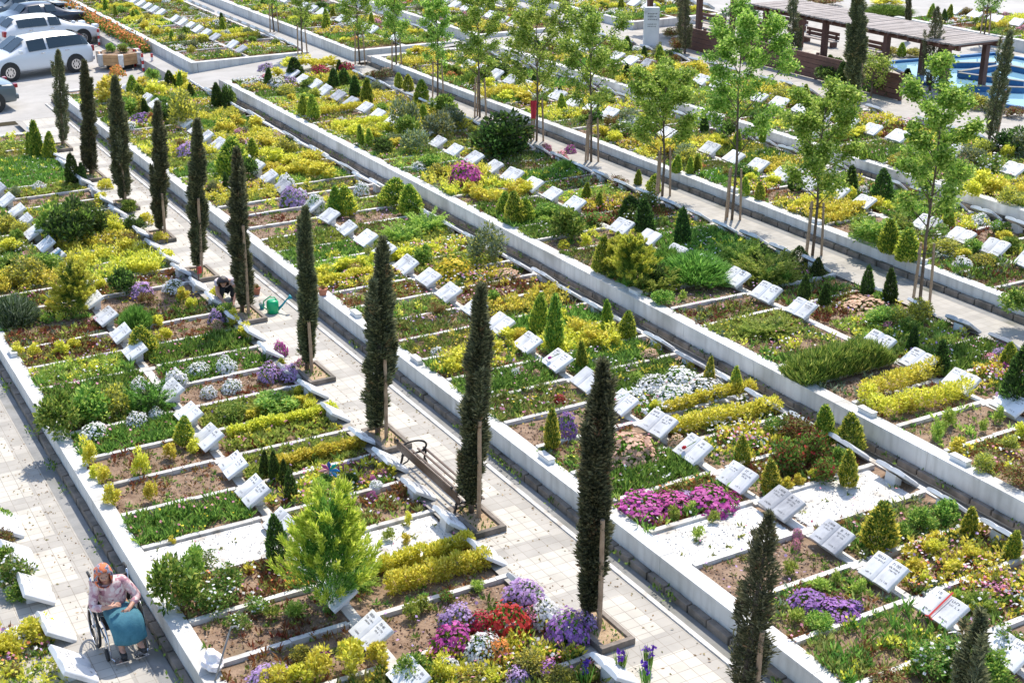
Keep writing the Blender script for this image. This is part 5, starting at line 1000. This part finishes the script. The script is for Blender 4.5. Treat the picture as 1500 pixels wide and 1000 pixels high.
# ------------------------------------------------------------------ people
def skin(name, joints, edges, mat, parent=None, sub=2, root=None):
    ks = list(joints); me = bpy.data.meshes.new(name); me.from_pydata([joints[k][0] for k in ks], [(ks.index(a), ks.index(b)) for a, b in edges], []); me.materials.append(M[mat] if isinstance(mat, str) else mat)
    o = bpy.data.objects.new(name, me); COL.objects.link(o); o.modifiers.new('skin', 'SKIN').use_smooth_shade = True; s = o.modifiers.new('sub', 'SUBSURF'); s.levels = s.render_levels = sub
    for i, k in enumerate(ks): r = joints[k][1]; me.skin_vertices[0].data[i].radius = (r, r) if not isinstance(r, tuple) else r; me.skin_vertices[0].data[i].use_root = (k == (root or ks[0]))
    dg = bpy.context.evaluated_depsgraph_get(); dg.update(); em = bpy.data.meshes.new_from_object(o.evaluated_get(dg)); bpy.data.objects.remove(o)
    em.polygons.foreach_set('use_smooth', [True]*len(em.polygons)); o = link(name, em, parent); return o
def hand(J, E, pre, wrist, d, up):       # palm, four bent fingers of unequal length and a thumb
    d = Vector(d).normalized(); sd = d.cross(Vector(up)).normalized(); dn = d.cross(sd); w = Vector(wrist)
    J[pre+'pa'] = (w+d*.05, (.030, .018)); E.append((pre+'wr', pre+'pa'))
    for i, (o, l) in enumerate(((-.027, .055), (-.009, .066), (.009, .062), (.027, .048))):
        a = w+d*.088+sd*o; b = a+d*l*.55+dn*.014; c = b+d*l*.35+dn*.03; J[f'{pre}k{i}'] = (a, .0095); J[f'{pre}m{i}'] = (b, .0085); J[f'{pre}t{i}'] = (c, .007); E += [(pre+'pa', f'{pre}k{i}'), (f'{pre}k{i}', f'{pre}m{i}'), (f'{pre}m{i}', f'{pre}t{i}')]
    a = w+d*.035-sd*.034; b = a+d*.04-sd*.018+dn*.01; J[pre+'th'] = (a, .011); J[pre+'tt'] = (b, .008); E += [(pre+'wr', pre+'th'), (pre+'th', pre+'tt')]
def loft(rings, n=20, cap=True):
    m = MB(); V = []; F = []
    for k, (c, a, b) in enumerate(rings):
        for i in range(n): q = 2*math.pi*i/n; V.append(Vector(c)+Vector(a)*math.cos(q)+Vector(b)*math.sin(q))
    for k in range(len(rings)-1):
        for i in range(n): F.append((k*n+i, k*n+(i+1) % n, (k+1)*n+(i+1) % n, (k+1)*n+i))
    if cap: F += [tuple(range(n-1, -1, -1)), tuple(range((len(rings)-1)*n, len(rings)*n))]
    return m.add(V, F)
def cloth(n, cs, scale): # printed cloth
    m, t, b = newmat(n); b.inputs['Roughness'].default_value = .85; tc = t.nodes.new('ShaderNodeTexCoord'); v = t.nodes.new('ShaderNodeTexVoronoi'); v.inputs['Scale'].default_value = scale; t.links.new(tc.outputs['Object'], v.inputs['Vector'])
    s = t.nodes.new('ShaderNodeSeparateColor'); t.links.new(v.outputs['Color'], s.inputs[0]); r = ramp(t, [((i+.5)/len(cs), c) for i, c in enumerate(cs)]); r.color_ramp.interpolation = 'CONSTANT' ; t.links.new(s.outputs[0], r.inputs[0]); t.links.new(r.outputs[0], b.inputs['Base Color']); return m
def woman():
    ox, oy, g = 3.22, 15.96, -.40
    def P(x, y, z): return Vector((x, y, z))
    J = {}; E = []
    def j(k, x, y, z, r): J[k] = (P(x, y, z), r)
    j('pel', 0, 0, .52, .13); j('bel', -.02, -.01, .66, .125); j('che', -.06, -.05, .84, .125); j('nek0', -.10, -.10, .97, .065); j('nek', -.12, -.13, 1.03, .05); j('jaw', -.145, -.19, 1.085, .058); j('hed', -.14, -.17, 1.15, .086); j('top', -.135, -.15, 1.20, .07); j('nose', -.155, -.272, 1.115, .013)
    E += [('pel', 'bel'), ('bel', 'che'), ('che', 'nek0'), ('nek0', 'nek'), ('nek', 'jaw'), ('jaw', 'hed'), ('hed', 'top'), ('jaw', 'nose')]
    j('rsh', -.24, -.06, .92, .062); j('rel', -.33, -.20, .70, .044); j('rwr', -.14, -.36, .755, .026); j('lsh', .12, -.06, .92, .062); j('lel', .26, -.16, .69, .044); j('lwr', .10, -.34, .66, .026)
    E += [('che', 'rsh'), ('rsh', 'rel'), ('rel', 'rwr'), ('che', 'lsh'), ('lsh', 'lel'), ('lel', 'lwr')]
    j('rhp', -.10, -.02, .50, .10); j('rkn', -.10, -.40, .535, .058); j('ran', -.08, -.46, .17, .04); j('rto', -.08, -.60, .12, .03); j('lhp', .10, -.02, .50, .10); j('lkn', .12, -.38, .545, .055); j('lan', .14, -.50, .20, .042); j('lto', .17, -.64, .15, .03)
    E += [('pel', 'rhp'), ('rhp', 'rkn'), ('rkn', 'ran'), ('ran', 'rto'), ('pel', 'lhp'), ('lhp', 'lkn'), ('lkn', 'lan'), ('lan', 'lto')]
    hand(J, E, 'r', J['rwr'][0], (.9, .1, .05), (0, -.6, .8)); hand(J, E, 'l', J['lwr'][0], (-.75, -.25, -.2), (0, -.5, .8))
    body = skin('person', J, E, 'skin', None, 2, 'pel'); body.location = (ox, oy, g); tag(body, 'woman in patterned headscarf, pink blouse and teal skirt sitting in the wheelchair', 'person')
    B = {k: (J[k][0], r) for k, r in dict(pel=.16, bel=.168, che=.16, nek0=.075, rsh=.082, rel=.062, rw2=.05, lsh=.082, lel=.062, lw2=.05).items() if k in J}; B['rw2'] = (J['rel'][0].lerp(J['rwr'][0], .62), .05); B['lw2'] = (J['lel'][0].lerp(J['lwr'][0], .66), .05)
    skin('blouse', B, [('pel', 'bel'), ('bel', 'che'), ('che', 'nek0'), ('che', 'rsh'), ('rsh', 'rel'), ('rel', 'rw2'), ('che', 'lsh'), ('lsh', 'lel'), ('lel', 'lw2')], cloth('blouse', [(.62, .40, .40), (.70, .52, .50), (.42, .20, .24), (.72, .60, .57), (.55, .33, .34)], 26), body, 2, 'che')
    rings = []
    for c, d, hw_, th in (((0, .04, .50), (0, -1, .1), .175, .115), ((0, -.12, .53), (0, -1, .15), .19, .105), ((.01, -.28, .555), (0, -1, 0), .21, .10), ((.015, -.43, .56), (0, -.75, -.65), .215, .11), ((.02, -.50, .46), (.05, -.25, -1), .205, .085), ((.03, -.515, .35), (.1, -.12, -1), .20, .08), ((.04, -.52, .25), (.1, -.05, -1), .215, .085)):
        d = Vector(d).normalized(); a = Vector((1, 0, 0)); b = d.cross(a).normalized(); rings.append((c, a*hw_, b*th))
    me = loft(rings, 28)
    for i, v in enumerate(me.v):
        k = (i % 28)/28*2*math.pi; t = (i//28)/6; w = .020*t**.6*math.sin(k*8+t)+.012*t*math.sin(k*13); me.v[i] = (v[0]+w*math.cos(k), v[1]+w*math.sin(k)*.6, v[2]+.012*t*math.sin(k*3))
    so_ = link('skirt', me.mesh('skirt', hard('teal_skirt', (.035, .14, .19), (.06, .20, .26), 14, .3, .85), smooth=True), body); md = so_.modifiers.new('s', 'SUBSURF'); md.levels = md.render_levels = 1
    # headscarf: a shell round the skull with a drape to the shoulders, open at the face
    import bmesh
    bm = bmesh.new(); bmesh.ops.create_uvsphere(bm, u_segments=28, v_segments=18, radius=1); fd = Vector((-.10, -.93, -.30)).normalized()
    for f in [f for f in bm.faces if f.calc_center_median().normalized().dot(fd) > .66]: bm.faces.remove(f)
    for v in bm.verts:
        c = v.co; k = 1+.05*math.sin(c.x*9+c.z*6); z = c.z; s = 1+(.35*(-z-.1) if z < -.1 else 0); v.co = Vector((-.137+c.x*.108*k*s, -.155+c.y*.118*k*s, 1.145+z*(.125 if z > 0 else .20)))
    me = bpy.data.meshes.new('headscarf'); bm.to_mesh(me); bm.free(); me.polygons.foreach_set('use_smooth', [True]*len(me.polygons)); 
    m, t, b = newmat('scarf_print'); b.inputs['Roughness'].default_value = .8; tc = t.nodes.new('ShaderNodeTexCoord'); nz = t.nodes.new('ShaderNodeTexNoise'); nz.inputs['Scale'].default_value = 17; t.links.new(tc.outputs['Object'], nz.inputs['Vector']); r = ramp(t, [(.36, (.10, .10, .16)), (.46, (.40, .38, .42)), (.5, (.62, .13, .05)), (.62, (.70, .20, .08))]); t.links.new(nz.outputs[0], r.inputs[0]); t.links.new(r.outputs[0], b.inputs['Base Color']); me.materials.append(m)
    so_ = link('headscarf', me, body); md = so_.modifiers.new('s', 'SOLIDIFY'); md.thickness = .008; md.offset = 1
    for s in (-1, 1): link('eye', MB().lathe([(0, -.004), (.011, 0), (0, .004)], 8).mesh('eye', 'black'), body, (-.150+s*.032, -.258, 1.140))
    link('mouth', MB().box((-.158, -.250, 1.072), (.042, .012, .009)).mesh('mouth', hard('lips', (.35, .12, .11), None)), body)
    for a, b in (('ran', 'rto'), ('lan', 'lto')):
        p, q = J[a][0], J[b][0]; skin('shoe', dict(a=(p+Vector((0, .03, -.02)), .042), b=(p.lerp(q, .5)+Vector((0, 0, -.012)), .045), c=(q+Vector((0, -.01, 0)), .034)), [('a', 'b'), ('b', 'c')], 'black', body, 2)
    # wheelchair
    w = link('wheelchair', None, None, (ox, oy, g)); tag(w, 'folding wheelchair with chrome frame and black seat on the tiled path', 'wheelchair')
    for s in (-1, 1):
        x = s*.285; ty = link('wheel', MB().tube([(x, .06+.27*math.cos(a), .285+.27*math.sin(a)) for a in np.linspace(0, 2*math.pi, 33)], .02, 8, cap=False).mesh('tyre', 'black', smooth=True), w)
        link('rim', MB().tube([(x+s*.025, .06+.235*math.cos(a), .285+.235*math.sin(a)) for a in np.linspace(0, 2*math.pi, 33)], .008, 6, cap=False).mesh('rim', 'steel', smooth=True), ty); sp = MB()
        for k in range(10): a = k*math.pi/5; sp.tube([(x, .06, .285), (x, .06+.25*math.cos(a), .285+.25*math.sin(a))], .003, 4)
        link('spokes', sp.tube([(x-.03, .06, .285), (x+.03, .06, .285)], .025, 10).mesh('spokes', 'steel'), ty)
        ca = link('caster', MB().tube([(s*.25-.015, -.36, .085), (s*.25+.015, -.36, .085)], .085, 18).mesh('caster', 'black', bev=.008), w); link('fork', MB().tube([(s*.25, -.36, .085), (s*.25, -.33, .22)], .012, 6).mesh('fork', 'steel'), ca)
        x = s*.235; link('side_frame', MB().tube([(x, .20, .92), (x, .18, .50), (x, .16, .30), (x, -.28, .28), (x, -.34, .22)], .013, 8).tube([(x, .17, .47), (x, -.32, .47), (x, -.40, .40), (x, -.52, .12)], .013, 8).tube([(x, .16, .30), (x, .1, .48)], .011, 8).mesh('side_frame', 'steel', smooth=True), w)
        link('push_handle', MB().tube([(x, .20, .90), (x, .26, .93), (x, .34, .925)], [.014, .019, .019], 8).mesh('push_handle', 'black', smooth=True), w)
        link('armrest', MB().box((s*.265, -.03, .66), (.05, .34, .035)).tube([(s*.255, .1, .48), (s*.255, .1, .65)], .010, 6).tube([(s*.255, -.16, .48), (s*.255, -.16, .65)], .010, 6).mesh('armrest', 'black', bev=.004), w)
        link('footplate', MB().box((s*.13, -.57, .085), (.17, .13, .016)).tube([(s*.235, -.52, .12), (s*.2, -.56, .09)], .01, 6).mesh('footplate', 'steel'), w)
    link('seat', MB().box((0, -.07, .40), (.45, .42, .035)).mesh('seat', 'black', bev=.01), w); link('backrest', MB().box((0, .165, .68), (.45, .025, .40)).mesh('backrest', 'black', bev=.008), w)
    link('crossbar', MB().tube([(-.23, -.05, .28), (.23, -.05, .46)], .011, 6).tube([(.23, -.03, .28), (-.23, -.03, .46)], .011, 6).mesh('crossbar', 'steel'), w)
woman()
def gardener():
    p = G(331, 442, .0); J = {}; E = []
    def j(k, x, y, z, r): J[k] = (Vector((x, y, z)), r)
    j('pel', .10, .22, .30, .12); j('bel', .05, .10, .42, .115); j('che', -.02, -.06, .50, .12); j('nek', -.07, -.17, .50, .05); j('jaw', -.10, -.24, .46, .055); j('hed', -.10, -.23, .52, .085); j('nose', -.13, -.32, .45, .012)
    E += [('pel', 'bel'), ('bel', 'che'), ('che', 'nek'), ('nek', 'hed'), ('hed', 'jaw'), ('jaw', 'nose')]
    j('lsh', .13, -.08, .47, .055); j('lel', .19, -.22, .28, .042); j('lwr', .06, -.34, .12, .027); j('rsh', -.17, -.04, .47, .055); j('rel', -.22, -.18, .28, .042); j('rwr', -.14, -.32, .12, .027)
    E += [('che', 'lsh'), ('lsh', 'lel'), ('lel', 'lwr'), ('che', 'rsh'), ('rsh', 'rel'), ('rel', 'rwr')]
    for s, q in ((1, 'l'), (-1, 'r')): j(q+'hp', .05+s*.09, .20, .27, .09); j(q+'kn', .03+s*.14, -.12, .34, .065); j(q+'an', .04+s*.13, .08, .06, .04); j(q+'to', .03+s*.13, -.06, .035, .03); E += [('pel', q+'hp'), (q+'hp', q+'kn'), (q+'kn', q+'an'), (q+'an', q+'to')]
    hand(J, E, 'l', J['lwr'][0], (-.3, -.6, -.7), (1, 0, 0)); hand(J, E, 'r', J['rwr'][0], (.3, -.6, -.7), (1, 0, 0))
    b = skin('person', J, E, 'skin', None, 2, 'pel'); b.location = tuple(p); tag(b, 'dark-haired person crouching on the path edge over a grave, by the cypress', 'person')
    B = {k: (J[k][0], r) for k, r in dict(pel=.135, bel=.135, che=.14, lsh=.075, rsh=.075).items()}; B['le2'] = (J['lsh'][0].lerp(J['lel'][0], .55), .06); B['re2'] = (J['rsh'][0].lerp(J['rel'][0], .55), .06)
    skin('shirt', B, [('pel', 'bel'), ('bel', 'che'), ('che', 'lsh'), ('lsh', 'le2'), ('che', 'rsh'), ('rsh', 're2')], cloth('shirt', [(.66, .55, .57), (.72, .62, .62)], 9), b, 2, 'che')
    T2 = {k: (J[k][0], r) for k, r in dict(pel=.14, lhp=.11, lkn=.085, lan=.06, rhp=.11, rkn=.085, ran=.06).items()}; skin('trousers', T2, [('pel', 'lhp'), ('lhp', 'lkn'), ('lkn', 'lan'), ('pel', 'rhp'), ('rhp', 'rkn'), ('rkn', 'ran')], hard('dark_cloth', (.02, .025, .03), None, rough=.9), b, 2, 'pel')
    import bmesh
    bm = bmesh.new(); bmesh.ops.create_uvsphere(bm, u_segments=22, v_segments=16, radius=1); fd = Vector((-.15, -.75, -.8)).normalized()
    for f in [f for f in bm.faces if f.calc_center_median().normalized().dot(fd) > .45]: bm.faces.remove(f)
    for v in bm.verts: c = v.co; k = 1+.07*math.sin(c.x*11)*math.sin(c.y*9+c.z*5); v.co = Vector((-.10+c.x*.115*k, -.225+c.y*.12*k, .515+c.z*.115*k))
    me = bpy.data.meshes.new('hair'); bm.to_mesh(me); bm.free(); me.polygons.foreach_set('use_smooth', [True]*len(me.polygons)); me.materials.append(hard('dark_hair', (.022, .013, .014), None, rough=.5)); o = link('hair', me, b); md = o.modifiers.new('s', 'SOLIDIFY'); md.thickness = .012; md.offset = 1
    for q in 'lr': skin('shoe', dict(a=(J[q+'an'][0]+Vector((0, .04, -.02)), .04), c=(J[q+'to'][0]+Vector((0, -.03, .0)), .034)), [('a', 'c')], 'black', b, 2)
gardener()
